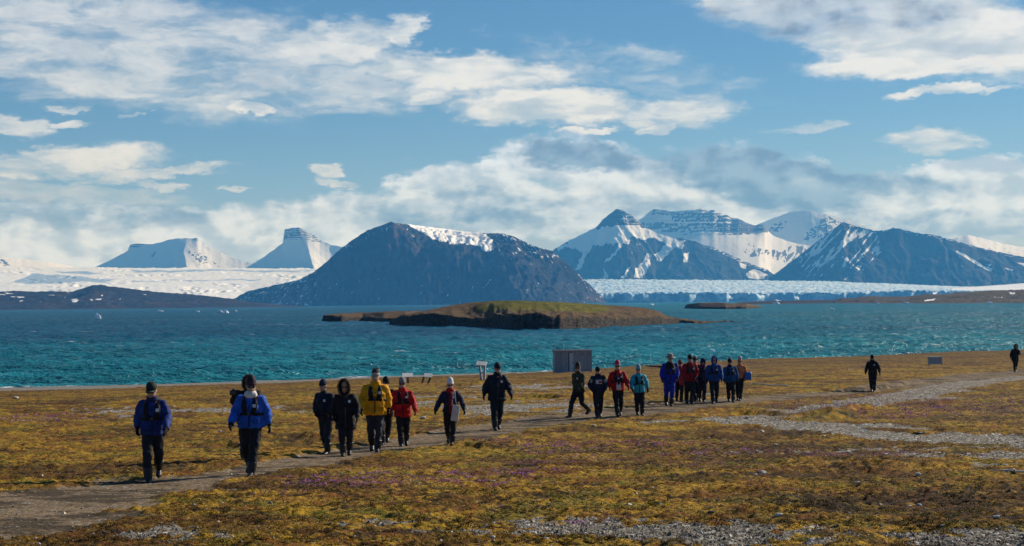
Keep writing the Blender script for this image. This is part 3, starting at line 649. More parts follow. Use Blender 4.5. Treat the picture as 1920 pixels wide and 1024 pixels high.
# ------------------------------------------------------------------ glaciers
def ice_mat(name, white, blue, sc):
    m, nt, b = material(name, white, .6, .3)
    co = nt.objco(); n = nt.noise(nt.mapping(co, scale=(1, .35, 1)), sc, 6, .7, .5)
    f = nt.range(nt.math('ADD', nt.attr('snow'), nt.math('MULTIPLY', nt.math('SUBTRACT', n, .5), 1.0)), .35, .65)
    nt.put(b.inputs['Base Color'], nt.mix(f, blue, white)); bump(nt, b, n, .6, .6 / sc * .05)
    return m
def glacier(label, px0, px1, prof, rows, step, D0, D1, crev, cscale, mat, snow=None, seed=1, front=None):
    """ice sheet between two distances; prof: pixel height of the surface as (px, [py at equal steps from near to far])"""
    px = np.arange(px0, px1 + .1, step)
    t = np.linspace(0, 1, rows)
    pys = np.stack([np.interp(px, [q[0] for q in prof], [q[1][i] for q in prof]) for i in range(len(prof[0][1]))])
    k = np.linspace(0, 1, len(pys))
    PY = np.stack([np.interp(t, k, pys[:, i]) for i in range(len(px))], 1)
    T, PX = np.meshgrid(t, px, indexing='ij')
    ta, te = rays(PX, PY)
    Y = D0 * (D1 / D0) ** T
    Y = Y + (D0 * .012 * fbm(PX * .03, PX * 0, 4, seed) * (1 - T) ** 3)
    Z = CAM_H + Y * te; X = ta * Y
    cr = ridged(X / cscale + .5 * perlin(X / cscale / 3, Y / cscale / 3, 3), Y / cscale / 2.2, 4, seed, .6)
    c2 = crev(PX, PY) if callable(crev) else crev
    Z = Z + c2 * (cr - .6)
    sn = .34 + 1.3 * (cr - .55)
    if front:                                        # calving cliff: drop the near edge to the water
        n = 7
        Xf = np.repeat(X[:1], n, 0); Yf = np.repeat(Y[:1], n, 0) - np.linspace(1, .25, n)[:, None] * 12; Zf = np.linspace(-3, 1, n)[:, None]
        Z = Z + (T < .3) * (1 - T / .3) * 16 * (ridged(X / 75, Y / 60, 3, seed + 2) - .62)
        zt = Z[:1]
        Zf = -3 + (zt + 3) * np.linspace(0, .97, n)[:, None]
        Yf = Yf + 38 * fbm(X[:1] / 110, np.linspace(0, 1, n)[:, None] * .8, 5, seed + 4, .6)
        X = np.concatenate([Xf, X]); Y = np.concatenate([Yf, Y]); Z = np.concatenate([Zf, Z])
        snf = .42 + 1.0 * fbm(Xf / 90, Zf / 45, 5, seed + 9, .65)
        sn = np.concatenate([snf, sn])
    V = np.stack([X.ravel(), Y.ravel(), Z.ravel()], 1)
    sn = sn.ravel()
    if snow is not None:
        qx, qy = project(V[:, 0], V[:, 1], V[:, 2]); sn = snow(qx, qy, sn)
    o = link('glacier', np_mesh('glacier', V, grid_faces(*X.shape), dict(snow=np.clip(sn, 0, 1))), mat)
    return tag(o, label, kind='structure')
ICE = ice_mat('crevassed_ice', (.52, .66, .80), (.20, .40, .62), .02)
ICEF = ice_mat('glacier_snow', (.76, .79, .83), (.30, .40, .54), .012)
def crev_B(PX, PY):
    band = fbm(PX * .012, PY * .16, 3, 81)
    return 6 + 34 * sstep(.02, .28, band)
def snow_shade_B(qx, qy, sn):
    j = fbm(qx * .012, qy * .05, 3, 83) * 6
    dark = np.maximum.reduce([sstep(0, 5, poly_sdf(qx, qy + j, p)) for p in ([(20, 528), (60, 512), (130, 516), (240, 522), (200, 530), (100, 535), (30, 534)], [(90, 508), (160, 505), (220, 512), (160, 516), (110, 514)], [(200, 506), (480, 504), (600, 506), (600, 514), (440, 512), (260, 513)], [(170, 526), (340, 524), (470, 520), (560, 516), (470, 527), (320, 531), (190, 531)])])  # bands painted darker for cloud shadow as well as blue crevassed ice
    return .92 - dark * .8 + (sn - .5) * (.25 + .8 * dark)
glacier('broad white glacier behind the dark foreland on the left', -300, 640, [(-300, [560, 548, 530, 520, 508, 503]), (0, [556, 546, 528, 518, 507, 501]), (180, [556, 545, 530, 520, 508, 502]), (330, [558, 548, 532, 521, 508, 503]), (470, [566, 552, 532, 520, 509, 503]), (560, [572, 545, 526, 516, 509, 504]), (640, [575, 540, 522, 514, 509, 505])], 170, 3.0, 9800, 15200, crev_B, 90., ICEF, snow_shade_B, 5)
def crev_K(PX, PY): return 22 + 10 * fbm(PX * .02, PY * .1, 2, 91)
glacier('pale blue calving glacier with an ice cliff between the dark mountains', 1085, 1990, [(1085, [549, 546, 538, 532, 525]), (1130, [550, 546, 538, 531, 524]), (1250, [549, 544, 537, 531, 525]), (1400, [550, 544, 538, 532, 526]), (1560, [549, 545, 539, 534, 528]), (1680, [546, 543, 539, 536, 533]), (1800, [546, 543, 541, 540, 538]), (1990, [548, 546, 544, 543, 541])], 150, 2.2, 9750, 12300, crev_K, 42., ICE, None, 7, True)
glacier('smooth white glacier tongue behind the brown spit on the right', 1785, 2120, [(1785, [544, 543, 542, 541]), (1840, [544, 541, 539, 537]), (1920, [543, 538, 534, 531]), (2120, [540, 530, 526, 520])], 24, 6, 6300, 7000, 2., 60., ICEF, lambda qx, qy, s: np.ones_like(qx), 9)

# dark foreland, right-hand spits
def snow_A(qx, qy, V, gl, S, sl):
    j = fbm(qx * .05, qy * .2, 3, 95)
    s = sstep(.30, .42, fbm(qx * .035, qy * .22, 3, 96) + j * .2) * sstep(543, 552, qy) * sstep(572, 562, qy) * sstep(330, 200, qx)
    for poly in ([(198, 534), (226, 536), (222, 538), (200, 537)], [(134, 563), (148, 562), (144, 567), (136, 567)], [(166, 559), (175, 562), (172, 565)]):
        s = np.maximum(s, sstep(-1, 1.5, poly_sdf(qx, qy, poly)))
    return s
tag(mountain('foreland', 'low dark foreland below the white glacier on the left', [(-320, 556), (-150, 560), (0, 547), (30, 545), (60, 547), (100, 546), (135, 547), (155, 541), (172, 535), (190, 534), (205, 536), (240, 541), (300, 548), (350, 551), (400, 556), (440, 561), (470, 566), (520, 571), (570, 574)], 6200, [(-320, 500), (180, 700), (570, 150)], LOWROCK, rows=50, step=2.4, gully=.16, gscale=90, jag=.8, Wb=600, snow=snow_A, seed=11), kind='structure')
tag(mountain('spit', 'low brown spit of tundra running in from the right', [(1566, 564), (1575, 559), (1600, 559), (1625, 555), (1660, 556), (1700, 556), (1740, 551), (1765, 552), (1800, 548), (1850, 545), (1920, 543), (2000, 541), (2150, 538)], [(1566, 2900), (1750, 2500), (1920, 2300), (2150, 2000)], [(1566, 200), (1700, 420), (2150, 500)],
    rock_mat('spit_rock', (.045, .040, .034), (.085, .068, .048), scale=.03, tan=(.07, .062, .030)), rows=40, step=2.4, gully=.30, gscale=40, jag=1.0, Wb=300, p=1.0, snow=lambda qx, qy, *k: np.maximum.reduce([sstep(-1, 1, poly_sdf(qx, qy, q)) for q in ([(1732, 563), (1754, 560), (1752, 563), (1734, 565)], [(1892, 548), (1910, 550), (1908, 552), (1893, 551)], [(1855, 557), (1886, 556), (1880, 558)])]), seed=12), kind='structure')
tag(mountain('shoal', 'thin low gravel bar across the bay below the ice cliff', [(1380, 567), (1420, 565), (1500, 563), (1580, 562), (1700, 561), (1900, 560)], 3000, 300, LOWROCK, rows=8, step=6, gully=0, jag=.3, Wb=200, seed=13), kind='structure')

# ------------------------------------------------------------------ islands: moss on top, rock cliffs to the water
def isl_mat():
    m, nt, b = material('island', (.05, .045, .04), .95, .1)
    co = nt.objco(); n = nt.noise(co, .35, 5, .65); n2 = nt.noise(nt.mapping(co, scale=(.5, 1, 1)), .06, 5, .65, .3); n3 = nt.noise(nt.mapping(co, scale=(1, 1, 2.2)), .8, 5, .7, .3)
    rockc = nt.mix(nt.range(n3, .35, .65), (.022, .020, .018), (.095, .080, .066))
    earth = nt.mix(nt.range(n, .35, .65), (.080, .050, .026), (.150, .098, .050))
    moss = nt.mix(nt.range(n, .35, .65), (.075, .075, .012), (.170, .150, .025))
    t = nt.mix(nt.range(nt.math('ADD', nt.attr('moss'), nt.math('MULTIPLY', nt.math('SUBTRACT', n2, .5), 1.4)), .38, .62), earth, moss)
    nt.put(b.inputs['Base Color'], nt.mix(nt.range(nt.attr('cliff'), .35, .6), t, rockc))
    bump(nt, b, nt.math('ADD', n3, nt.math('MULTIPLY', n, .5)), .9, 1.0)
    return m
ISL = isl_mat()
def island(label, shore_px, Yc, top, depth, cliff, name='island', cols=330, rows=110, mossc=None):
    """shore_px: (px, front waterline py); top: (px, py) skyline; the back shore lies depth metres behind the front"""
    px = np.linspace(shore_px[0][0], shore_px[-1][0], cols)
    pf = interp(px, shore_px); ta, te = rays(px, pf)
    Yf = -CAM_H / te
    Yf = Yf + 3.0 * fbm(px * .022, px * 0, 3, 5) * sstep(0, 30, px - px[0])
    dep = interp(px, depth)
    ta2, te2 = rays(px, interp(px, top))
    t = np.linspace(0, 1, rows); T, TA = np.meshgrid(t, ta, indexing='ij')
    Y = Yf[None] + dep[None] * T; X = TA * Y
    ch = interp(px, cliff)[None] * (1 + .25 * fbm(px[None] * .05, T * 5, 3, 6))
    Yr = Yf + dep * .55
    zt = np.maximum((CAM_H + Yr * te2)[None], ch * 1.02)          # crest height
    wv = 1.6 + 1.5 * (fbm(px * .03, px * 0, 3, 8)[None] + .25)      # how far the cliff foot runs out
    q = T * dep[None]
    cl = sstep(0, 1, (q - 1.2 * wv + 1.1 * fbm(X * .12, T * 9, 3, 18)) / 3.0)
    z = -1.2 + (ch + 1.2) * cl + (zt - ch) * sstep(.05, .55, T) * (T < .55) + (zt - ch) * (T >= .55)
    z = np.where(T > .55, -1.2 + (zt + 1.2) * (1 - sstep(.62, 1.0, T)), z)
    ends = sstep(0, 8, px - px[0])[None] * sstep(0, 8, px[-1] - px)[None]
    z = -1.2 + (z + 1.2) * ends
    z = z + (.35 * fbm(X * .25, Y * .25, 4, 9) + 1.5 * fbm(X * .16 + z * .35, z * .9 - X * .05, 4, 12) * (cl < .99) * (cl > .02)) * np.clip(z + 1, 0, 1)
    Y = Y + (1.3 * fbm(X * .22 + z * .2, z * .7, 4, 14)) * (cl < .98)
    qx, qy = project(X, Y, z)
    cliffm = 1 - sstep(.93, 1.0, cl)
    mo = np.zeros_like(z) if mossc is None else sum(np.exp(-((qx - a_) / b_) ** 2) * c_ for a_, b_, c_ in mossc)
    V = np.stack([X.ravel(), Y.ravel(), z.ravel()], 1)
    return tag(link(name, np_mesh(name, V, grid_faces(*z.shape), dict(cliff=cliffm.ravel(), moss=np.clip(mo * sstep(.12, .3, T), 0, 1).ravel())), ISL), label, kind='structure')
island('long low island with dark cliffs and a mossy green top in mid bay', [(725, 607), (760, 610), (800, 611), (880, 612), (925, 615), (960, 617), (1050, 617), (1120, 614), (1180, 611), (1240, 608), (1290, 605), (1310, 604)], 500,
       [(725, 607), (745, 600), (760, 590), (800, 583), (840, 574), (880, 568), (940, 564), (985, 565), (1050, 567), (1110, 571), (1160, 574), (1210, 578), (1235, 584), (1250, 592), (1280, 599), (1310, 603)], [(725, 15), (780, 50), (940, 130), (1150, 110), (1240, 45), (1310, 20)], [(725, .5), (745, 2.2), (765, 3.2), (830, 3.4), (880, 2.4), (918, 2.2), (926, 3.8), (1000, 3.8), (1060, 3.4), (1150, 2.6), (1215, 2.2), (1270, 1.2), (1310, .4)], mossc=[(1020, 90, 1.1), (930, 60, .35), (1100, 60, .5)])
island('flat brown reef just left of the mossy island', [(600, 602), (640, 602), (680, 601), (720, 603), (760, 603), (810, 600), (850, 598)], 560,
       [(600, 598), (604, 591), (640, 588), (690, 586), (740, 584), (800, 583), (850, 584)], [(600, 8), (640, 40), (740, 70), (850, 30)], [(600, 1.4), (612, 1.9), (680, 1.5), (760, 1.0), (850, .6)], cols=150, rows=50)
island('thin gravel spit trailing off the right end of the mossy island', [(1255, 606), (1300, 606), (1340, 605), (1372, 604), (1400, 604)], 540,
       [(1255, 600), (1290, 601), (1330, 602.5), (1370, 603), (1400, 603.6)], [(1255, 12), (1320, 14), (1400, 6)], [(1255, .4), (1330, .25), (1400, .12)], cols=70, rows=24)
island('small dark islet in front of the ice cliff', [(1279, 578), (1310, 579), (1360, 579.5), (1400, 579), (1433, 577)], 1000,
       [(1279, 577), (1288, 571), (1310, 568), (1345, 567), (1370, 569), (1400, 570), (1425, 573), (1433, 576)], [(1279, 20), (1340, 80), (1433, 15)], [(1279, .6), (1310, 2.0), (1400, 1.6), (1433, .5)], cols=130, rows=50)

# ------------------------------------------------------------------ air
m = bpy.data.materials.new('air'); m.use_nodes = True
nt = NT(m.node_tree); nt.n.remove(nt.n['Principled BSDF'])
pv = nt.node('ShaderNodeVolumePrincipled'); pv.inputs['Color'].default_value = (.08, .40, 1.0, 1)
pv.inputs['Absorption Color'].default_value = (1, 1, 1, 1); pv.inputs['Density'].default_value = 5.4e-5; pv.inputs['Anisotropy'].default_value = 0.1
nt.l.new(pv.outputs[0], nt.n['Material Output'].inputs['Volume'])
bm = bmesh.new(); bmesh.ops.create_cube(bm, size=1)
for v in bm.verts: v.co = (v.co.x * 46000, v.co.y * 26000 + 10500, -4.2 + (v.co.z + .5) * 1650)
me = bpy.data.meshes.new('haze'); bm.to_mesh(me); bm.free()
tag(link('haze', me, m), 'pale blue air over the whole bay', kind='stuff')
# ------------------------------------------------------------------ people
PEND = []
def tmp_obj(name, bm, m, parent, voxel=None, smooth=4, disp=0.0, dsize=.12, fac=.6):
    me = bpy.data.meshes.new(name); bmesh.ops.recalc_face_normals(bm, faces=bm.faces); bm.to_mesh(me); bm.free()
    for p in me.polygons: p.use_smooth = True
    o = link(name, me, m, parent)
    if voxel:
        md = o.modifiers.new('r', 'REMESH'); md.mode = 'VOXEL'; md.voxel_size = voxel; md.use_smooth_shade = True
        md = o.modifiers.new('s', 'SMOOTH'); md.factor = fac; md.iterations = smooth
        if disp:
            tx = bpy.data.textures.get('wrinkle%g' % dsize)
            if tx is None:
                tx = bpy.data.textures.new('wrinkle%g' % dsize, 'CLOUDS'); tx.noise_scale = dsize; tx.noise_depth = 2
            md = o.modifiers.new('d', 'DISPLACE'); md.texture = tx; md.strength = disp; md.mid_level = .5; md.texture_coords = 'GLOBAL'
        PEND.append(o)
    return o
def ring_tube(bm, rings):
    """rings: (centre, x axis vector, y axis vector); closed with caps"""
    n = 14; vs_ = []
    for c, ax, ay in rings:
        vs_.append([bm.verts.new(Vector(c) + Vector(ax) * math.cos(2 * math.pi * i / n) + Vector(ay) * math.sin(2 * math.pi * i / n)) for i in range(n)])
    for a, b in zip(vs_, vs_[1:]):
        for i in range(n): bm.faces.new((a[i], a[(i + 1) % n], b[(i + 1) % n], b[i]))
    bm.faces.new(vs_[0][::-1]); bm.faces.new(vs_[-1])
def stack(bm, L, tilt=None):
    """L: (z, cx, cy, rx, ry)"""
    rings = [((cx, cy_, z), (rx, 0, 0), (0, ry, 0)) for z, cx, cy_, rx, ry in L]
    if tilt: rings = [(tilt @ Vector(c), tilt.to_3x3() @ Vector(a), tilt.to_3x3() @ Vector(b_)) for c, a, b_ in rings]
    ring_tube(bm, rings)
def tube(bm, pts, rad):
    pts = [Vector(p) for p in pts]; rings = []
    ref = Vector((0, 1, 0)) if abs((pts[-1] - pts[0]).normalized().y) < .8 else Vector((0, 0, 1))
    for i, p in enumerate(pts):
        d = (pts[min(i + 1, len(pts) - 1)] - pts[max(i - 1, 0)]).normalized()
        ax = d.cross(ref).normalized(); ay = d.cross(ax).normalized()
        r = rad[i]; rx, ry = r if isinstance(r, tuple) else (r, r)
        rings.append((p, ax * rx, ay * ry))
    ring_tube(bm, rings)
def blob(bm, c, r, seg=12, rg=8, M=None):
    mat = Matrix.Translation(c) @ Matrix.Diagonal((*r, 1)) if M is None else M @ Matrix.Translation(c) @ Matrix.Diagonal((*r, 1))
    bmesh.ops.create_uvsphere(bm, u_segments=seg, v_segments=rg, radius=1, matrix=mat)
def boxy(bm, c, h, rot=None, bev=.0):
    M = Matrix.Translation(c) @ (rot.to_4x4() if rot else Matrix.Identity(4)) @ Matrix.Diagonal((h[0] * 2, h[1] * 2, h[2] * 2, 1))
    g = bmesh.ops.create_cube(bm, size=1, matrix=M)
    if bev: bmesh.ops.bevel(bm, geom=list({e for v in g['verts'] for e in v.link_edges}), offset=bev, segments=2, affect='EDGES', profile=.7)
def cat(a, b, t): return [a[i] + (b[i] - a[i]) * t for i in range(3)]
SKIN = cloth((.42, .25, .18), .55, .35, .12)
BLACK = cloth((.012, .012, .015)); RUBBER = cloth((.014, .015, .017), .42, .3, .2); GLASS = cloth((.006, .006, .008), .12, .6, .05)
WHITE = cloth((.72, .72, .70)); HAIRM = cloth((.05, .045, .04)); GREYHAIR = cloth((.34, .33, .32))

def fingers(bm, wrist, d, palm_n, side, s=1.0):
    """a palm with four curled fingers of different lengths and a thumb leaving its side"""
    d = Vector(d).normalized(); n = Vector(palm_n).normalized(); n = (n - d * n.dot(d)).normalized(); x = d.cross(n).normalized() * side
    w = Vector(wrist)
    ring_tube(bm, [(w - d * .015, x * .030 * s, n * .024 * s), (w + d * .02, x * .036 * s, n * .024 * s), (w + d * .06, x * .045 * s, n * .022 * s), (w + d * .092, x * .040 * s, n * .017 * s)])
    for i, (off, L) in enumerate(((-.031, .066), (-.010, .078), (.011, .072), (.031, .055))):
        p0 = w + d * .078 + x * off * s
        p1 = p0 + d * L * .45 + n * .006 + x * off * .25
        p2 = p1 + (d * .75 + n * .65).normalized() * L * .34
        p3 = p2 + (d * .25 + n).normalized() * L * .28
        tube(bm, [p0, p1, p2, p3], [.0125 * s, .0118 * s, .0108 * s, .008 * s])
    t0 = w + d * .03 - x * .030 * s
    t1 = t0 + (d * .6 - x * .75 + n * .3).normalized() * .038; t2 = t1 + (d * .9 - x * .1 + n * .5).normalized() * .032
    tube(bm, [t0, t1, t2], [.016 * s, .014 * s, .010 * s])

def person(px, feet, head, label, yaw=0.0, top=(.02, .03, .1), jl=.84, bulk=1.0, pants=(.014, .014, .018), hat='beanie', hatc=(.02, .02, .022), hat2=None,
           stride=.22, lead=1, swing=.18, vest=True, badge=True, glasses=True, hood=None, gloves=(.012, .012, .014), look=.12, lean=.03, voxel=.024, extra=None,
           boots=True, armout=.0, toneface=None, hidefeet=False, hm=None, arm=None):
    gx, gy = to_ground(px, feet)
    # walk along the ray until the real surface is met
    d = ray(px, feet)
    for k in range(4):
        z = gz(d.x * gy, gy); gy += ((CAM_H + d.z * gy) - z) / max(-d.z, 1e-3) * .7
    gx = d.x * gy; z = gz(gx, gy)
    hgt = hm or (feet - head) / F * gy; stride = stride * 1.35; bulk = bulk * 1.05
    k = hgt / 1.78
    root = empty('person', (gx, gy, z - .015), yaw, label, 'person', 'hikers walking in line along the path')
    root.scale = (k, k, k)
    hipz = .885
    lead = 1 if lead > 0 else -1
    # leg joints
    J = {}
    for sx in (1, -1):
        hip = (sx * .095, 0, hipz + .03)
        if sx == lead: knee = (sx * .085, -stride * .62 - .03, .475); ank = (sx * .060, -stride, .085); foot = (0, -1, 0.02)
        else: knee = (sx * .090, stride * .15 - .03, .47); ank = (sx * .070, stride, .085 + min(.45 * stride, .14)); foot = (0, -.86, -.52 * min(1, stride / .22))
        J[sx] = (hip, knee, ank, foot)
    sh_z = 1.425; lean_y = -lean
    A = {}; prn = random.Random(int(px * 7)); root.rotation_euler = (prn.uniform(-.01, .05), prn.uniform(-.035, .035), yaw)
    for sx in (1, -1):
        sw = swing * 1.5 * (1 if sx == lead else -1)      # the arm swings against the leg
        sho = (sx * .168 * (.6 + .4 * bulk), lean_y, 1.40); elb = (sx * (.248 + armout * .45) * (.6 + .4 * bulk), lean_y + sw * .35 + .02, 1.15); wri = (sx * (.266 + armout) * (.6 + .4 * bulk), lean_y + sw - .05, .915)
        bd_ = prn.uniform(0, .16); wri = (wri[0] - sx * bd_ * .25, wri[1] - bd_, wri[2] + bd_ * .35)
        if arm and sx in arm: elb, wri = arm[sx]
        A[sx] = (sho, elb, wri)
    T = Matrix.Translation((0, lean_y - .005, 1.51)) @ Matrix.Rotation(prn.uniform(-.35, .30), 4, 'Z') @ Matrix.Rotation(look, 4, 'X') @ Matrix.Scale(1.09, 4)
    # body: one continuous figure, head with brow, nose, chin and ears
    bm = bmesh.new()
    stack(bm, [(.82, 0, 0, .13, .10), (.92, 0, 0, .155, .105), (1.05, 0, lean_y * .3, .135, .095), (1.22, 0, lean_y * .7, .155, .105), (1.38, 0, lean_y, .165, .10), (1.45, 0, lean_y, .10, .075), (1.49, 0, lean_y, .058, .058), (1.57, 0, lean_y - .01, .055, .057)])
    for sx in (1, -1):
        h, kn, an, ft = J[sx]; tube(bm, [h, cat(h, kn, .5), kn, cat(kn, an, .35), an], [.075, .068, .05, .05, .035])
        ftv = Vector(ft).normalized(); dnv = Vector((0, ftv.z, -ftv.y)); dnv = dnv if dnv.z < 0 else -dnv; tube(bm, [Vector(an) + dnv * .02, Vector(an) + ftv * .05 + dnv * .04, Vector(an) + ftv * .11 + dnv * .05], [.030, .026, .018])
        s_, e_, w_ = A[sx]; tube(bm, [s_, cat(s_, e_, .5), e_, cat(e_, w_, .4), w_, Vector(w_) + (Vector(w_) - Vector(e_)).normalized() * .07], [.05, .045, .038, .038, .028, .030])
    stack(bm, [(-.015, 0, -.030, .032, .035), (.0, 0, -.025, .050, .060), (.03, 0, -.018, .062, .078), (.07, 0, -.008, .069, .088), (.11, 0, .0, .074, .094), (.15, 0, .004, .076, .095), (.19, 0, .006, .070, .086), (.225, 0, .008, .048, .06), (.238, 0, .008, .02, .025)], T)
    stack(bm, [(.052, 0, -.090, .016, .018), (.062, 0, -.098, .017, .022), (.085, 0, -.092, .012, .016), (.108, 0, -.088, .009, .010)], T)
    for sx in (1, -1): blob(bm, (sx * .074, .012, .09), (.012, .022, .033), 8, 6, T)
    body = tmp_obj('body', bm, SKIN, root, max(.0125, voxel * .55), 2, fac=.45)
    # face
    bm = bmesh.new()
    bm.free()
    for sx in (1, -1):
        bm = bmesh.new(); blob(bm, (sx * .031, -.083, .108), (.013, .009, .008), 8, 6, T); tmp_obj('eye', bm, cloth((.03, .025, .02), .2, .5, .1), root)
    bm = bmesh.new(); blob(bm, (0, -.0865, .022), (.024, .008, .007), 10, 6, T); tmp_obj('mouth', bm, cloth((.19, .07, .06), .5, .3, .1), root)
    if glasses:
        bm = bmesh.new()
        for sx in (1, -1):
            stack(bm, [(.094, sx * .034, -.088, .020, .010), (.101, sx * .034, -.092, .030, .012), (.114, sx * .034, -.091, .032, .012), (.122, sx * .034, -.087, .026, .010)], T)
            boxy(bm, T @ Vector((sx * .072, -.045, .115)), (.004, .045, .006), T.to_3x3())
        boxy(bm, T @ Vector((0, -.098, .114)), (.012, .005, .005), T.to_3x3())
        tmp_obj('sunglasses', bm, GLASS, root)
    # legs
    bm = bmesh.new()
    stack(bm, [(.80, 0, .0, .15, .11), (.86, 0, .005, .175, .125), (.94, 0, .005, .170, .12), (1.02, 0, 0, .155, .11)])
    for sx in (1, -1):
        h, kn, an, ft = J[sx]
        an2 = Vector(an) + Vector((0, .0, -.01)); m1 = cat(h, kn, .45); m2 = cat(kn, an, .4)
        tube(bm, [Vector(h) + Vector((0, 0, .03)), m1, kn, m2, an2], [(.108 * (.5 + .5 * bulk), .106), .102, .084, .078, .058])
    tmp_obj('trousers', bm, cloth(pants), root, voxel, 2, .050, .11)
    # boots
    for sx in (1, -1):
        h, kn, an, ft = J[sx]; a = Vector(an); f = Vector(ft).normalized(); up = (Vector(kn) - a).normalized()
        dn = Vector((0, f.z, -f.y)); dn = dn if dn.z < 0 else -dn
        bm = bmesh.new()
        heel = a - f * .055 + dn * .045
        tube(bm, [a + up * (.20 if boots else .06), a + up * .08, a, a + dn * .04], [.088, .080, .066, .058])
        xa = Vector((1, 0, 0))
        ring_tube(bm, [(heel - f * .012, xa * .036, dn * .040), (heel + f * .03, xa * .046, dn * .052), (heel + f * .10, xa * .050, dn * .052), (heel + f * .17, xa * .056, dn * .042), (heel + f * .225, xa * .052, dn * .034), (heel + f * .262, xa * .034, dn * .024)])
        bo = tmp_obj('boot', bm, RUBBER, root, .016, 1)
        bm = bmesh.new(); c0 = heel + f * .10 + dn * .040
        ring_tube(bm, [(c0 + dn * t_, xa * .046, f * .148) for t_ in (-.008, .008)])
        tmp_obj('sole', bm, cloth((.025, .024, .023)), bo)
    # jacket with sleeves
    b_ = bulk; bm = bmesh.new()
    hem = jl
    stack(bm, [(hem, 0, .0, .206 * b_, .150 * b_), (hem + .03, 0, 0, .212 * b_, .156 * b_), (1.02, 0, lean_y * .3, .190 * b_, .142 * b_), (1.15, 0, lean_y * .6 - .008, .192 * b_, .145 * b_), (1.28, 0, lean_y - .005, .196 * (.4 + .6 * b_), .140 * b_),
               (1.37, 0, lean_y, .175 * (.5 + .5 * b_), .118), (1.425, 0, lean_y, .130, .098), (1.47, 0, lean_y, .090, .085), (1.51, 0, lean_y - .008, .080, .082), (1.53, 0, lean_y - .01, .074, .076)])
    for sx in (1, -1):
        s_, e_, w_ = A[sx]; r = .5 + .5 * b_
        tube(bm, [Vector(s_) + Vector((-sx * .05, 0, .0)), s_, cat(s_, e_, .4), e_, cat(e_, w_, .45), w_], [.060, .076 * r, .080 * r, .076 * r, .072 * r, .056])
    jk = tmp_obj('jacket', bm, top if not isinstance(top, tuple) else cloth(top), root, voxel, 2, .060, .10)
    # zip flap and hem cord
    bm = bmesh.new(); boxy(bm, (0, -.140 * b_ + lean_y * .6, (hem + 1.33) / 2), (.010, .010, (1.33 - hem) / 2 - .03)); tmp_obj('zip', bm, BLACK if isinstance(top, tuple) and max(top) > .05 else cloth((.05, .05, .055)), jk)
    if feet > 800:
        for sx in (1, -1):
            bm = bmesh.new(); boxy(bm, (sx * .105 * b_, -.142 * b_ - .012, hem + .14), (.055, .012, .045), None, .008); tmp_obj('pocket', bm, top if not isinstance(top, tuple) else cloth(tuple(q * .75 for q in top)), jk)
    # gloves
    for sx in (1, -1):
        s_, e_, w_ = A[sx]; dd = (Vector(w_) - Vector(e_)).normalized(); bm = bmesh.new()
        fingers(bm, Vector(w_) + dd * .01, dd, (-sx * .8, -.35, 0), sx, 1.16)
        tube(bm, [Vector(w_) - dd * .035, Vector(w_) + dd * .015], [.050, .044])
        tmp_obj('glove', bm, cloth(gloves) if gloves else SKIN, root)
    # life vest or rucksack harness across the chest
    if vest:
        yf = -.143 * b_ + lean_y
        bm = bmesh.new()
        for sx in (1, -1):
            stack(bm, [(1.11, sx * .060, yf + .020, .030, .018), (1.14, sx * .070, yf + .006, .046, .026), (1.22, sx * .090, yf + .004, .056, .030), (1.30, sx * .100, yf + .018, .050, .030), (1.37, sx * .098, yf + .050, .040, .030), (1.445, sx * .080, lean_y, .032, .030), (1.45, sx * .076, lean_y + .06, .032, .028)])
            tube(bm, [(sx * .10, yf + .0, 1.13), (sx * .185 * b_, lean_y * .6 - .06, 1.125), (sx * .195 * b_, lean_y * .6 + .03, 1.12)], [(.012, .030), (.012, .026), (.012, .024)])
        boxy(bm, (0, yf - .008, 1.135), (.05, .014, .022), None, .006)
        lv = tmp_obj('life_vest', bm, BLACK, root)
        bm = bmesh.new(); boxy(bm, (0, yf - .026, 1.135), (.020, .008, .014), None, .004); tmp_obj('buckle', bm, cloth((.10, .10, .10), .4, .5), lv)
        if badge:
            bm = bmesh.new(); boxy(bm, (.098, yf - .038, 1.285), (.026, .004, .028), Matrix.Rotation(-.18, 3, 'X'), .003); bd = tmp_obj('badge', bm, cloth((.62, .68, .74)), lv)
    elif badge:
        bm = bmesh.new(); boxy(bm, (.095, -.138 * b_ + lean_y - .012, 1.29), (.026, .006, .028), None, .003); tmp_obj('badge', bm, cloth((.62, .68, .74)), jk)
    hc = cloth(hatc)
    if hat == 'beanie':
        bm = bmesh.new()
        stack(bm, [(.135, 0, .002, .079, .098), (.17, 0, .004, .081, .099), (.205, 0, .008, .074, .088), (.236, 0, .012, .054, .064), (.256, 0, .014, .028, .034), (.262, 0, .014, .008, .01)], T)
        h_ = tmp_obj('beanie', bm, hc, root)
        bm = bmesh.new(); stack(bm, [(.126, 0, .001, .079, .097), (.132, 0, .001, .083, .102), (.165, 0, .003, .083, .102), (.171, 0, .003, .080, .099)], T); tmp_obj('cuff', bm, cloth(hat2) if hat2 else hc, h_)
    elif hat == 'tallbeanie':
        bm = bmesh.new()
        stack(bm, [(.132, 0, .002, .080, .099), (.175, 0, .004, .082, .100), (.220, 0, .010, .076, .090), (.262, 0, .018, .060, .070), (.290, 0, .022, .036, .042), (.297, 0, .024, .012, .014)], T)
        h_ = tmp_obj('beanie', bm, hc, root)
        bm = bmesh.new(); stack(bm, [(.128, 0, .001, .080, .098), (.134, 0, .001, .085, .104), (.172, 0, .003, .085, .104), (.178, 0, .003, .081, .099)], T); tmp_obj('cuff', bm, cloth(hat2) if hat2 else hc, h_)
    elif hat == 'cap':
        bm = bmesh.new()
        stack(bm, [(.130, 0, .004, .083, .101), (.165, 0, .006, .086, .103), (.205, 0, .010, .082, .096), (.238, 0, .012, .060, .070), (.252, 0, .012, .02, .025)], T)
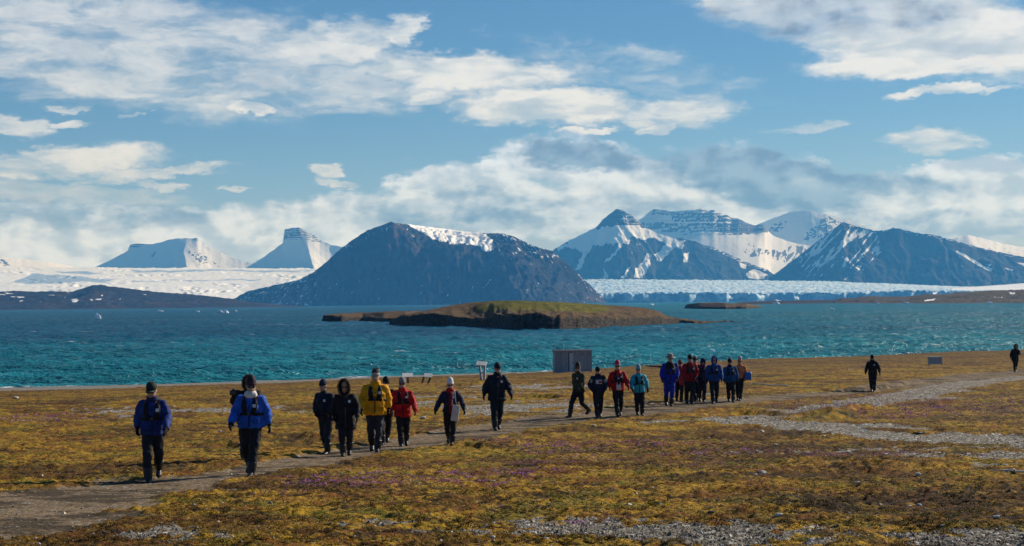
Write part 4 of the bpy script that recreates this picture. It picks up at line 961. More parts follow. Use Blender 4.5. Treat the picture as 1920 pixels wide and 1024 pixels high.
        h_ = tmp_obj('cap', bm, hc, root)
        bm = bmesh.new(); ring_tube(bm, [(T @ Vector((0, -.10, z_)), T.to_3x3() @ Vector((.072, 0, 0)), T.to_3x3() @ Vector((0, .080, -.018))) for z_ in (.128, .138)]); tmp_obj('visor', bm, cloth(hat2) if hat2 else hc, h_)
    elif hat == 'brim':
        bm = bmesh.new()
        stack(bm, [(.145, 0, .004, .088, .106), (.19, 0, .006, .086, .102), (.235, 0, .008, .076, .088), (.252, 0, .008, .055, .062), (.254, 0, .008, .02, .02)], T)
        h_ = tmp_obj('sun_hat', bm, hc, root)
        bm = bmesh.new(); stack(bm, [(.128, 0, .004, .165, .178), (.136, 0, .004, .170, .184), (.152, 0, .004, .100, .118), (.158, 0, .004, .088, .106)], T); tmp_obj('brim', bm, hc, h_)
    elif hat == 'headband':
        bm = bmesh.new(); stack(bm, [(.125, 0, .003, .080, .098), (.13, 0, .003, .084, .102), (.168, 0, .004, .084, .102), (.174, 0, .004, .080, .097)], T); tmp_obj('headband', bm, hc, root)
        bm = bmesh.new(); stack(bm, [(.16, 0, .008, .076, .092), (.20, 0, .012, .077, .090), (.24, 0, .014, .058, .070), (.262, 0, .01, .03, .04)], T)
        rnd = random.Random(3)
        for i in range(26):
            a = rnd.random() * 6.28; r_ = rnd.random() * .9
            p0 = T @ Vector((math.cos(a) * .055 * r_, math.sin(a) * .065 * r_, .235)); tube(bm, [p0, p0 + Vector((rnd.uniform(-.03, .03), rnd.uniform(-.02, .03), rnd.uniform(.03, .055)))], [.010, .003])
        tmp_obj('hair', bm, HAIRM, root)
    if hood:                                         # a hood worn up: shell open at the face
        hm_ = cloth(hood['col']); big = hood.get('size', 1.0); bm = bmesh.new()
        n = 16; prof = []
        for i in range(9):
            t_ = i / 8; ang = t_ * math.pi * .93
            rings = None
        rows_ = []
        for i in range(8):
            t_ = i / 7                                # 0 = rim at the face, 1 = back of the head
            r_ = (1.0, 1.10, 1.13, 1.10, 1.0, .82, .52, .12)[i] * big; yy = (-.082, -.055, -.02, .02, .065, .10, .125, .135)[i]
            rows_.append([bm.verts.new(T @ Vector((math.cos(2 * math.pi * j / n) * .092 * r_, yy, .105 + math.sin(2 * math.pi * j / n) * (.150 if math.sin(2 * math.pi * j / n) > 0 else .165) * r_))) for j in range(n)])
        for a_, c_ in zip(rows_, rows_[1:]):
            for j in range(n): bm.faces.new((a_[j], a_[(j + 1) % n], c_[(j + 1) % n], c_[j]))
        bm.faces.new(rows_[-1])
        ho = tmp_obj('hood', bm, hm_, root)
        md = ho.modifiers.new('t', 'SOLIDIFY'); md.thickness = .012; PEND.append(ho)
        if hood.get('fur'):
            bm = bmesh.new(); rnd = random.Random(int(px)); R_ = T.to_3x3()
            for j in range(420):
                a = rnd.random() * 2 * math.pi; cx = math.cos(a) * .098 * big; cz = .105 + math.sin(a) * (.150 if math.sin(a) > 0 else .165) * big
                p0 = T @ Vector((cx, -.07 + rnd.uniform(-.03, .04), cz)); q = R_ @ Vector((math.cos(a) * rnd.uniform(.015, .05), rnd.uniform(-.055, .01), math.sin(a) * rnd.uniform(.015, .05)))
                s1 = R_ @ Vector((-math.sin(a), 0, math.cos(a))) * .017; s2 = R_ @ Vector((0, 1, 0)) * .014
                v = [bm.verts.new(p0 + s1), bm.verts.new(p0 - s1), bm.verts.new(p0 + s2), bm.verts.new(p0 + q)]
                bm.faces.new((v[0], v[1], v[3])); bm.faces.new((v[1], v[2], v[3])); bm.faces.new((v[2], v[0], v[3]))
            tmp_obj('fur_trim', bm, cloth((.36, .26, .16), .9, .1, .5), ho)
    C = dict(root=root, T=T, yf=-.143 * b_ + lean_y, ly=lean_y, A=A, J=J, jacket=jk, b=b_, jl=hem)
    if extra: extra(C)
    return C

def ex_scarf(col, tail=None):
    def f(C):
        bm = bmesh.new(); ly = C['ly']
        stack(bm, [(1.42, 0, ly - .01, .105, .112), (1.45, 0, ly - .02, .122, .125), (1.49, 0, ly - .022, .120, .124), (1.525, 0, ly - .02, .100, .110), (1.545, 0, ly - .015, .08, .09)])
        o = tmp_obj('scarf', bm, cloth(col), C['root'], .016, 1, .03, .07)
        if tail:
            bm = bmesh.new(); tube(bm, [(.02, C['yf'] + .02, 1.44), (.025, C['yf'] - .022, 1.34), (.03, C['yf'] - .02, 1.1), (.035, C['yf'] - .03, .86)], [(.045, .02), (.05, .018), (.055, .018), (.06, .016)])
            tmp_obj('scarf_tail', bm, cloth(tail), o)
    return f
def ex_straps(col):
    def f(C):
        bm = bmesh.new(); boxy(bm, (0, C['ly'] + .20, 1.24), (.14, .075, .21), None, .05); o = tmp_obj('rucksack', bm, BLACK, C['root'])
        for sx in (1, -1):
            bm = bmesh.new(); tube(bm, [(sx * .115, C['yf'] + .02, 1.25), (sx * .122, C['yf'] + .035, 1.34), (sx * .120, C['ly'] - .03, 1.445), (sx * .118, C['ly'] + .06, 1.44)], [(.020, .012), (.022, .012), (.022, .012), (.02, .012)])
            tmp_obj('strap', bm, cloth(col), o)
    return f
def ex_tote(C):
    s_, e_, w_ = C['A'][1]
    bm = bmesh.new(); rot = Matrix.Rotation(.16, 3, 'Y')
    boxy(bm, (.150, C['yf'] - .055, .87), (.100, .028, .215), rot, .02)
    tb = tmp_obj('tote_bag', bm, cloth((.55, .53, .50), .8, .2, .2), None); bm = bmesh.new()
    tube(bm, [(.060, C['yf'] - .055, 1.07), (.07, C['yf'] - .045, 1.2), (.10, C['ly'] - .06, 1.46), (.12, C['ly'] + .02, 1.47)], [(.010, .004)] * 4)
    tube(bm, [(.20, C['yf'] - .055, 1.06), (.16, C['yf'] - .035, 1.2), (.125, C['ly'] - .06, 1.465), (.13, C['ly'] + .02, 1.47)], [(.010, .004)] * 4)
    tmp_obj('handle', bm, cloth((.55, .53, .50), .8, .2, .2), tb)
    r = C['root']; tb.location = r.location; tb.rotation_euler = r.rotation_euler; tb.scale = r.scale
    tag(tb, 'off white cloth tote bag hanging from the shoulder of the walker in the white hat', 'bag')
def carried(name, label, catname, col, c, h, handle=True, sph=False, M=None):
    def f(C):
        bm = bmesh.new()
        if sph: stack(bm, [(c[2] - h[2], c[0], c[1], h[0] * .55, h[1] * .55), (c[2] - h[2] * .7, c[0], c[1], h[0] * .95, h[1] * .95), (c[2], c[0], c[1], h[0], h[1]), (c[2] + h[2] * .6, c[0], c[1], h[0] * .7, h[1] * .7), (c[2] + h[2] * .85, c[0], c[1], h[0] * .35, h[1] * .3), (c[2] + h[2], c[0], c[1], h[0] * .45, h[1] * .35)])
        else: boxy(bm, c, h, M, min(h) * .6)
        o = tmp_obj(name, bm, cloth(col, .5, .4), None)
        if handle:
            bm = bmesh.new(); tube(bm, [(c[0] - h[0] * .5, c[1], c[2] + h[2] * .9), (c[0] - h[0] * .3, c[1], c[2] + h[2] * 1.35), (c[0] + h[0] * .3, c[1], c[2] + h[2] * 1.35), (c[0] + h[0] * .5, c[1], c[2] + h[2] * .9)], [.010] * 4); tmp_obj('strap', bm, BLACK, o)
        r = C['root']; o.location = r.location; o.rotation_euler = r.rotation_euler; o.scale = r.scale
        tag(o, label, catname)
    return f
def ex_camera(C):
    s_, e_, w_ = C['A'][-1]; c = Vector(w_) + Vector((-.02, -.05, .06))
    bm = bmesh.new(); boxy(bm, c, (.075, .04, .055), None, .012); boxy(bm, c + Vector((0, 0, .062)), (.03, .03, .018), None, .008)
    o = tmp_obj('camera', bm, RUBBER, None)
    bm = bmesh.new(); ring_tube(bm, [(c + Vector((0, -.035 - t_, 0)), (r_, 0, 0), (0, 0, r_)) for t_, r_ in ((0, .04), (.04, .042), (.09, .045), (.13, .05), (.132, .04))]); tmp_obj('lens', bm, GLASS, o)
    r = C['root']; o.location = r.location; o.rotation_euler = r.rotation_euler; o.scale = r.scale
    tag(o, 'black camera held up beside the walker with the white scarf', 'camera')
def ex_logo(C):
    yf = C['yf'] - .022
    bm = bmesh.new(); boxy(bm, (0, yf + .004, 1.255), (.135, .012, .075)); lg = tmp_obj('chest_logo', bm, cloth((.016, .020, .05)), C['jacket'])
    bm = bmesh.new(); boxy(bm, (.01, yf - .010, 1.312), (.105, .003, .013)); boxy(bm, (.01, yf - .010, 1.198), (.105, .003, .013)); boxy(bm, (-.045, yf - .010, 1.255), (.048, .003, .032)); tmp_obj('white_stripe', bm, WHITE, lg)
    bm = bmesh.new(); boxy(bm, (.062, yf - .010, 1.255), (.050, .003, .034)); tmp_obj('red_block', bm, cloth((.55, .02, .06)), lg)
    bm = bmesh.new()
    for sx in (1, -1):
        s_, e_, w_ = C['A'][sx]
        for t_ in (.30, .45, .60):
            p = cat(s_, e_, t_); p2 = cat(s_, e_, t_ + .06); tube(bm, [p, p2], [.088, .086])
    tmp_obj('sleeve_stripe', bm, WHITE, C['jacket'])
def ex_shirt(C):
    bm = bmesh.new(); stack(bm, [(.86, 0, C['yf'] + .02, .075, .03), (.90, 0, C['yf'] - .004, .085, .03), (1.08, 0, C['yf'] - .004, .06, .03), (1.25, 0, C['yf'], .03, .028)]); sh = tmp_obj('shirt', bm, WHITE, C['root'])
    bm = bmesh.new(); stack(bm, [(1.03, 0, C['yf'] - .020, .035, .02), (1.08, 0, C['yf'] - .022, .045, .02), (1.22, 0, C['yf'] - .016, .035, .02)]); tmp_obj('shirt_print', bm, BLACK, sh)
def many(*fs):
    def f(C):
        for q in fs: q(C)
    return f
def ex_collar(col, z0=1.42, z1=1.535, r=.098):
    def f(C):
        bm = bmesh.new(); stack(bm, [(z0, 0, C['ly'], r * 1.05, r), (z0 + .03, 0, C['ly'], r * 1.1, r * 1.08), (z1 - .02, 0, C['ly'] - .008, r, r), (z1, 0, C['ly'] - .008, r * .85, r * .88)]); tmp_obj('collar', bm, cloth(col), C['jacket'])
    return f
def ex_yoke(col):
    def f(C):
        b_ = C['b']; ly = C['ly']; bm = bmesh.new()
        stack(bm, [(1.27, 0, ly, .206 * b_, .150 * b_), (1.31, 0, ly, .208 * b_, .152 * b_), (1.40, 0, ly, .200, .128), (1.455, 0, ly, .150, .108), (1.50, 0, ly, .098, .093)]); tmp_obj('yoke', bm, cloth(col), C['jacket'], .024, 2)
    return f

BLUE1, BLUE2, YEL, RED1 = (.010, .032, .17), (.020, .110, .52), (.80, .36, .006), (.46, .010, .014)
NAVY = (.008, .011, .026); CYAN = (.03, .36, .47); ROYAL = (.010, .022, .34); OLIVE = (.045, .044, .018); MIDB = (.012, .060, .24)
person(288, 901, 713, 'person in a dark blue jacket and green black cap, leading the line of walkers', .12, BLUE1, .83, 1.03, pants=(.016, .017, .02), hat='cap', hatc=(.016, .026, .022), hat2=(.05, .075, .06), stride=.21, lead=-1, swing=.16, look=.30, extra=many(ex_straps((.10, .06, .05)), ex_collar((.010, .020, .085))), voxel=.020, armout=.03)
person(470, 890, 706, 'person in a bright blue jacket with a thick white scarf and dark beanie', -.05, BLUE2, .87, 1.13, hat='tallbeanie', hatc=(.020, .016, .030), hat2=(.06, .022, .035), stride=.17, lead=1, swing=.12, extra=many(ex_straps((.22, .05, .03)), ex_scarf((.62, .60, .57))), voxel=.020, armout=.03)
person(464, 862, 701, 'person in a dark fur hooded coat almost hidden behind the white scarf walker', .1, (.014, .015, .02), .75, 1.1, hat=None, hood=dict(col=(.014, .015, .02), fur=True, size=.92), stride=.15, lead=-1, vest=False, badge=False, arm={-1: ((-.30, -.12, 1.20), (-.27, -.25, 1.36))}, extra=ex_camera)
person(615, 850, 709, 'person in navy jacket and navy hood looking sideways, left of the fur hooded parka', -.45, (.010, .014, .030), .80, 1.0, pants=(.018, .021, .030), hat='beanie', hatc=(.012, .016, .035), hood=None, stride=.08, lead=1, swing=.05, vest=False, glasses=False, arm={1: ((.27, -.02, 1.16), (.16, -.17, 1.02)), -1: ((-.27, .0, 1.15), (-.17, -.16, 1.0))})
person(649, 854, 711, 'person in a long black parka with brown fur round the hood', .05, (.009, .009, .012), .64, 1.12, hat=None, hood=dict(col=(.009, .009, .012), fur=True, size=1.12), stride=.11, lead=-1, swing=.08, look=.15, vest=False)
person(703, 846, 690, 'person in a yellow jacket with a grey headband, tallest of the middle group', .04, YEL, .80, 1.22, pants=(.030, .034, .042), hat='headband', hatc=(.40, .40, .40), stride=.13, lead=1, swing=.10, look=.06, voxel=.022, glasses=False, extra=ex_collar(YEL, 1.42, 1.535, .105))
person(721, 833, 704, 'person in black seen only as a leg behind the yellow jacket', .1, (.010, .010, .012), .80, 1.05, hatc=(.012, .012, .014), stride=.20, lead=-1, vest=False, badge=False)
person(757, 836, 706, 'person in a long red coat and grey beanie beside the yellow jacket', .08, (.46, .010, .014), .76, 1.02, hat='beanie', hatc=(.20, .20, .20), stride=.12, lead=-1, swing=.12, look=.15, gloves=(.40, .012, .014), extra=ex_collar((.50, .012, .016)), armout=.05)
person(845, 832, 709, 'person in a navy jacket with a white beanie and dark red scarf', -.05, (.012, .016, .045), .86, .98, hat='tallbeanie', hatc=(.62, .65, .68), hat2=(.70, .72, .74), stride=.17, lead=1, swing=.14, vest=False, armout=.12, extra=many(ex_scarf((.36, .012, .016), (.20, .012, .016)), ex_tote))
person(931, 806, 679, 'person all in dark navy walking alone with both arms held out', .15, (.007, .014, .026), .78, 1.12, pants=(.010, .014, .020), hat='beanie', hatc=(.010, .020, .040), stride=.12, lead=-1, swing=.08, vest=False, armout=.07, extra=ex_collar((.007, .013, .024)))
person(1086, 781, 680, 'person in an olive jacket and dark peaked beanie in front of the hut', -.75, OLIVE, .84, 1.06, hat='tallbeanie', hatc=(.030, .026, .022), hat2=(.09, .08, .06), stride=.30, lead=-1, swing=.14, vest=False, extra=ex_collar((.06, .057, .025)))
person(1122, 782, 686, 'person in a navy sweater with a white and red chest logo', .05, (.010, .013, .035), .90, 1.02, hat='cap', hatc=(.010, .014, .014), stride=.10, lead=-1, swing=.05, vest=False, badge=True, extra=many(ex_logo, ex_collar((.010, .012, .02))), arm={1: ((.30, .02, 1.16), (.23, -.12, .98)), -1: ((-.30, .02, 1.16), (-.23, -.12, .98))})
person(1160, 780, 677, 'person in an open red jacket over a white printed shirt with a red patterned hat', .1, RED1, .84, 1.02, hat='tallbeanie', hatc=(.33, .03, .06), hat2=(.42, .22, .24), stride=.12, lead=-1, swing=.12, extra=ex_shirt, armout=.04, gloves=(.30, .010, .014))
person(1200, 779, 684, 'person in a light turquoise jacket and pale blue beanie', .08, CYAN, .82, 1.02, hat='tallbeanie', hatc=(.12, .34, .40), stride=.10, lead=1, swing=.16, armout=.06)
person(1254, 761, 662, 'person in a royal blue suit and a grey brimmed sun hat', .05, ROYAL, .82, 1.14, pants=(.012, .024, .26), hat='brim', hatc=(.26, .23, .20), stride=.12, lead=1, swing=.08, extra=ex_yoke((.010, .011, .018)))
person(1273, 753, 672, 'person mostly hidden behind the royal blue suit, carrying a red bag', .05, (.25, .012, .02), .85, .95, hat='beanie', hatc=(.15, .02, .03), stride=.14, lead=1, vest=False, badge=False, extra=carried('dry_bag', 'red dry bag carried beside the royal blue suit', 'bag', (.50, .012, .03), (.10, -.22, .96), (.15, .11, .24), True, True), hm=1.68)
person(1292, 757, 664, 'person in a dark red jacket with a black beanie, right of the brimmed hat', .1, (.32, .010, .014), .83, 1.06, hat='beanie', hatc=(.010, .012, .012), stride=.10, lead=1, swing=.07, arm={1: ((.28, -.02, 1.15), (.19, -.15, .98))})
person(1305, 752, 667, 'person in a grey cap hidden behind the dark red jacket, lime strap showing', .0, (.30, .03, .05), .84, .96, hat='cap', hatc=(.09, .08, .075), stride=.12, lead=-1, vest=True, badge=False, extra=carried('pouch', 'small lime green pouch between the dark red and the navy walkers', 'bag', (.50, .62, .02), (.10, -.20, 1.02), (.05, .03, .11), False), hm=1.82)
person(1316, 753, 671, 'person in a dark navy coat and blue hood with a purple scarf', .0, (.014, .013, .035), .72, .98, pants=(.022, .020, .035), hat='beanie', hatc=(.012, .016, .055), hood=dict(col=(.012, .016, .06), size=.98), stride=.10, lead=1, vest=False, badge=False, extra=ex_scarf((.09, .02, .08)))
person(1340, 756, 667, 'person in a mid blue jacket with a bright blue hood pulled up', -.1, MIDB, .84, 1.12, hat=None, hood=dict(col=(.012, .035, .34), size=1.0), stride=.20, lead=-1, swing=.06, look=.10)
person(1371, 754, 671, 'person in a blue jacket and black beanie, right of the bright blue hood', .0, (.010, .075, .22), .84, 1.12, hat='beanie', hatc=(.010, .012, .012), stride=.12, lead=1, swing=.08, badge=True, extra=ex_collar((.012, .013, .02)))
person(1386, 751, 668, 'person in an orange top at the tail of the large group', -.3, (.62, .20, .07), .92, .95, hat='tallbeanie', hatc=(.30, .28, .27), hat2=(.55, .28, .15), stride=.10, lead=1, vest=False, badge=False, extra=many(carried('shoulder_bag', 'blue shoulder bag on the far side of the orange top', 'bag', (.012, .12, .42), (.36, -.06, 1.03), (.14, .10, .16), True)), hm=1.75)
person(1637, 728, 657, 'person in dark clothes walking alone, head down, behind the large group', -.3, (.010, .011, .014), .80, 1.0, hat='beanie', hatc=(.010, .010, .012), stride=.08, lead=1, swing=.16, vest=False, look=.4, armout=.05, extra=ex_collar((.010, .010, .013), 1.42, 1.56, .112))
person(1903, 697, 644, 'person in black at the far end of the path by the right edge', .1, (.010, .010, .013), .70, 1.06, hat=None, hood=dict(col=(.010, .010, .013), size=1.02), stride=.09, lead=-1, swing=.08, vest=False, badge=False, arm={1: ((.28, -.06, 1.16), (.20, -.20, 1.16))})

# ------------------------------------------------------------------ hut, boards, driftwood
def part(name, bm, m, parent, smooth=False):
    me = bpy.data.meshes.new(name); bmesh.ops.recalc_face_normals(bm, faces=bm.faces); bm.to_mesh(me); bm.free()
    for p in me.polygons: p.use_smooth = smooth
    return link(name, me, m, parent)
def ground_at(px, py):
    d = ray(px, py); x, y = to_ground(px, py)
    for k in range(4):
        z = gz(d.x * y, y); y += ((CAM_H + d.z * y) - z) / max(-d.z, 1e-3) * .7
    return d.x * y, y, gz(d.x * y, y)
def wood(col, col2, sc=6.):
    m, nt, b = material('weathered_wood', col, .85, .2)
    co = nt.objco(); n = nt.noise(nt.mapping(co, scale=(1, 1, .12)), sc * 3, 5, .65, .3); n2 = nt.noise(co, sc * .3, 3)
    ob = nt.node('ShaderNodeObjectInfo').outputs['Random']
    c = nt.mix(nt.range(n, .35, .65), col, col2)
    c = nt.mix(nt.math('MULTIPLY', ob, .45), c, tuple(q * .55 for q in col)); c = nt.mix(nt.range(n2, .55, .75, 0, .5), c, tuple(q * .5 for q in col))
    nt.put(b.inputs['Base Color'], c); bump(nt, b, n, .5, .01); return m
GREYWOOD = wood((.27, .28, .295), (.40, .405, .41)); DARKWOOD = wood((.045, .040, .036), (.09, .08, .07)); PALEWOOD = wood((.40, .37, .32), (.58, .55, .50))
BOARDW = cloth((.60, .60, .57), .5, .3, .2)
x, y, z = ground_at(1076, 698); k = y / F
hut = empty('hut', (x, y, z - .05), .07, 'small grey plank hut with a pale door and flat roof on the beach', 'hut')
Wd, Dp, H0 = 69 * k, 2.2, 42 * k
def hbox(name, x0, x1, y0, y1, z0, z1, m, parent, taper=0):
    bm = bmesh.new(); boxy(bm, ((x0 + x1) / 2, (y0 + y1) / 2, (z0 + z1) / 2), ((x1 - x0) / 2, (y1 - y0) / 2, (z1 - z0) / 2)); return part(name, bm, m, parent)
hbox('wall', -Wd / 2 + .03, Wd / 2 - .03, .03, Dp - .03, 0, H0 - .03, DARKWOOD, hut)
rnd = random.Random(5); dx0, dx1 = -Wd / 2 + 26 * k, -Wd / 2 + 34.5 * k
pw = .145; n = int(round(Wd / pw)); pw = Wd / n
for i in range(n):
    a, c = -Wd / 2 + i * pw + .006, -Wd / 2 + (i + 1) * pw - .006
    if a < dx1 and c > dx0: a2, c2 = a, c; z0 = H0 - .16
    else: z0 = .06
    q = rnd.uniform(-.008, .008)
    hbox('plank', a, c, -.006 + q, .03, z0, H0 - .05, GREYWOOD, hut)
for sx in (-1, 1):
    for i in range(14):
        a = .03 + i * (Dp - .06) / 14
        xx = sx * (Wd / 2 - .018); hbox('plank', xx - .016, xx + .016, a + .005, a + (Dp - .06) / 14 - .005, .06, H0 - .05, GREYWOOD, hut)
door = hbox('door', dx0 + .02, dx1 - .02, .0, .036, .08, H0 - .18, BOARDW, hut)
hbox('handle', dx1 - .10, dx1 - .06, -.035, -.001, H0 * .45, H0 * .45 + .10, DARKWOOD, door)
for a in (dx0, dx1): hbox('door_frame', a - .03, a + .03, -.035, .034, .06, H0 - .16, GREYWOOD, hut)
bm = bmesh.new(); boxy(bm, (0, Dp / 2 - .02, H0), (Wd / 2 + .05, Dp / 2 + .06, .03)); rf = part('roof', bm, DARKWOOD, hut); hbox('roof_edge', -Wd / 2 - .05, Wd / 2 + .05, -.105, -.083, H0 - .045, H0 + .04, GREYWOOD, rf)
hbox('sill', -Wd / 2 - .02, dx0 - .03, -.06, .03, 0, .055, BOARDW, hut); hbox('sill', dx1 + .03, Wd / 2 + .02, -.05, .03, 0, .055, DARKWOOD, hut)

def bar(a, c, r, m, parent, name):
    bm = bmesh.new(); d = Vector(c) - Vector(a); M = Vector((0, 0, 1)).rotation_difference(d.normalized()).to_matrix()
    boxy(bm, (Vector(a) + Vector(c)) / 2, (r, r, d.length / 2), M); return part(name, bm, m, parent)
# reading board on one post
x, y, z = ground_at(765, 719); k = y / F
t = empty('sign_board', (x, y, z), .1, 'white tilted reading board on a single post by the beach', 'sign'); h = 15.5 * k
bar((0, 0, -.1), (0, 0, h - .02), .045, DARKWOOD, t, 'post')
bm = bmesh.new(); boxy(bm, (-.02, 0, h), (10 * k, .24, .02), Matrix.Rotation(.45, 3, 'X')); bd = part('board', bm, BOARDW, t)
# reading board on two leaning posts
x, y, z = ground_at(799, 719); k = y / F
t = empty('sign_board', (x, y, z), -.2, 'white reading board on two dark leaning posts by the beach', 'sign'); h = 15 * k
for sx in (-1, 1): bar((sx * .17 - .10, 0, -.1), (sx * .17 + .08 + .04 * sx, .1, h - .03), .05, DARKWOOD, t, 'post')
bm = bmesh.new(); boxy(bm, (.09, .1, h), (7.5 * k, .20, .02), Matrix.Rotation(.5, 3, 'X') @ Matrix.Rotation(.10, 3, 'Y')); part('board', bm, BOARDW, t)
# tall frame
x, y, z = ground_at(904, 712); k = y / F
t = empty('wooden_stand', (x, y, z), -.25, 'tall stand of two leaning posts with a white board across the top', 'stand'); h = 30 * k
for a, c, f in ((-1.0 * k, -6.5 * k, 1.0), (4.5 * k, 4.2 * k, .93)): bar((a, 0, -.1), (c, .15, h * f), .06, GREYWOOD, t, 'post')
bar((-4 * k, .07, h * .42), (4.3 * k, .07, h * .40), .035, GREYWOOD, t, 'brace')
bm = bmesh.new(); boxy(bm, (-2.2 * k, .16, h * .985), (9.5 * k, .22, .03), Matrix.Rotation(.5, 3, 'X') @ Matrix.Rotation(.13, 3, 'Y')); part('board', bm, BOARDW, t)
# low board near the right
x, y, z = ground_at(1754, 685); k = y / F
t = empty('sign_board', (x, y, z), .12, 'low grey panel with a white top rail standing in the moss near the right', 'sign'); Wh, h = 14 * k, 15.5 * k
for sx in (-1, 1): bar((sx * (Wh - .06), 0, -.1), (sx * (Wh - .06), .12, h), .05, PALEWOOD, t, 'leg')
bm = bmesh.new(); boxy(bm, (0, .05, h * .56), (Wh - .12, .02, h * .36), Matrix.Rotation(-.12, 3, 'X')); part('panel', bm, GREYWOOD, t)
bm = bmesh.new(); boxy(bm, (0, .13, h), (Wh + .05, .12, .035)); part('top_rail', bm, BOARDW, t)
bm = bmesh.new(); boxy(bm, (0, .02, h * .16), (Wh - .1, .03, .035)); part('bottom_rail', bm, PALEWOOD, t)

def log_thing(pa, pb, r, m, name, label, cat_, lift=.6, bend=.08, seed=1):
    a = Vector(ground_at(*pa)); c = Vector(ground_at(*pb)); rnd = random.Random(seed); n = 9
    pts, rad = [], []
    for i in range(n):
        q = i / (n - 1); p = a.lerp(c, q); p.z = max(p.z, gz(p.x, p.y)) + r * lift; p.x += rnd.uniform(-1, 1) * bend * r * 2; p.y += rnd.uniform(-1, 1) * bend * r * 6
        pts.append(p - a); rad.append(r * (1 - .35 * q) * rnd.uniform(.9, 1.1))
    bm = bmesh.new(); tube(bm, pts, rad); o = part(name, bm, m, None, True); o.location = a; return tag(o, label, cat_)
log_thing((1112, 691), (1242, 689), .11, DARKWOOD, 'driftwood_log', 'long dark driftwood pole lying on the beach right of the hut', 'log')
log_thing((1480, 725), (1405, 721), .035, PALEWOOD, 'driftwood_stick', 'thin pale stick lying in the moss behind the large group', 'stick', seed=3)
# pale antler lying in the moss at the right edge
a = Vector(ground_at(1886, 887)); bm = bmesh.new(); k = a.y / F
tube(bm, [(0, .05, .02), (4 * k, -.03, .05), (13 * k, -.10, .035), (25 * k, -.14, .03), (44 * k, -.20, .045), (60 * k, -.18, .10)], [.010, .016, .019, .018, .016, .008])
an = part('antler', bm, cloth((.62, .56, .48), .6, .3, .15), None, True); an.location = a; tag(an, 'pale curved antler lying in the moss at the right edge', 'antler')
for p0, p1, p2 in (((13 * k, -.10, .035), (9 * k, -.22, .08), (2 * k, -.28, .10)), ((4 * k, -.03, .05), (-8 * k, .04, .04), (-26 * k, .10, .03))):
    bm = bmesh.new(); tube(bm, [p0, p1, p2], [.015, .013, .006]); part('tine', bm, cloth((.62, .56, .48), .6, .3, .15), an, True)

# ------------------------------------------------------------------ single stones
def stone_mesh(seed, flat=.55, sub=2, size=1.0):
    bm = bmesh.new(); bmesh.ops.create_icosphere(bm, subdivisions=sub, radius=1); rnd = random.Random(seed); o = rnd.random() * 90
    planes = [(Vector((rnd.gauss(0, 1), rnd.gauss(0, 1), rnd.gauss(0, 1))).normalized(), rnd.uniform(.62, .9)) for _ in range(9)]
    for v in bm.verts:
        p = v.co.copy()
        for nrm, dd in planes:
            e = p.dot(nrm) - dd
            if e > 0: p -= nrm * e * .9
        p *= 1 + .10 * float(perlin(np.array(p.x * 2.1 + o), np.array(p.y * 2.1 + p.z * 1.7)))
        v.co = Vector((p.x * size, p.y * size * .8, p.z * size * flat))
    me = bpy.data.meshes.new('stone'); bm.to_mesh(me); bm.free(); return me
def stone_mat(a, c):
    m, nt, b = material('stone', a, .9, .2); co = nt.objco(); n = nt.noise(co, 9, 5, .65)
    nt.put(b.inputs['Base Color'], nt.mix(nt.range(n, .35, .65), a, c)); bump(nt, b, n, .5, .02); return m
PALE, MID, DARKS, TAN = stone_mat((.40, .36, .29), (.62, .57, .48)), stone_mat((.18, .175, .17), (.30, .29, .27)), stone_mat((.035, .035, .038), (.075, .075, .08)), stone_mat((.30, .19, .09), (.45, .32, .17))
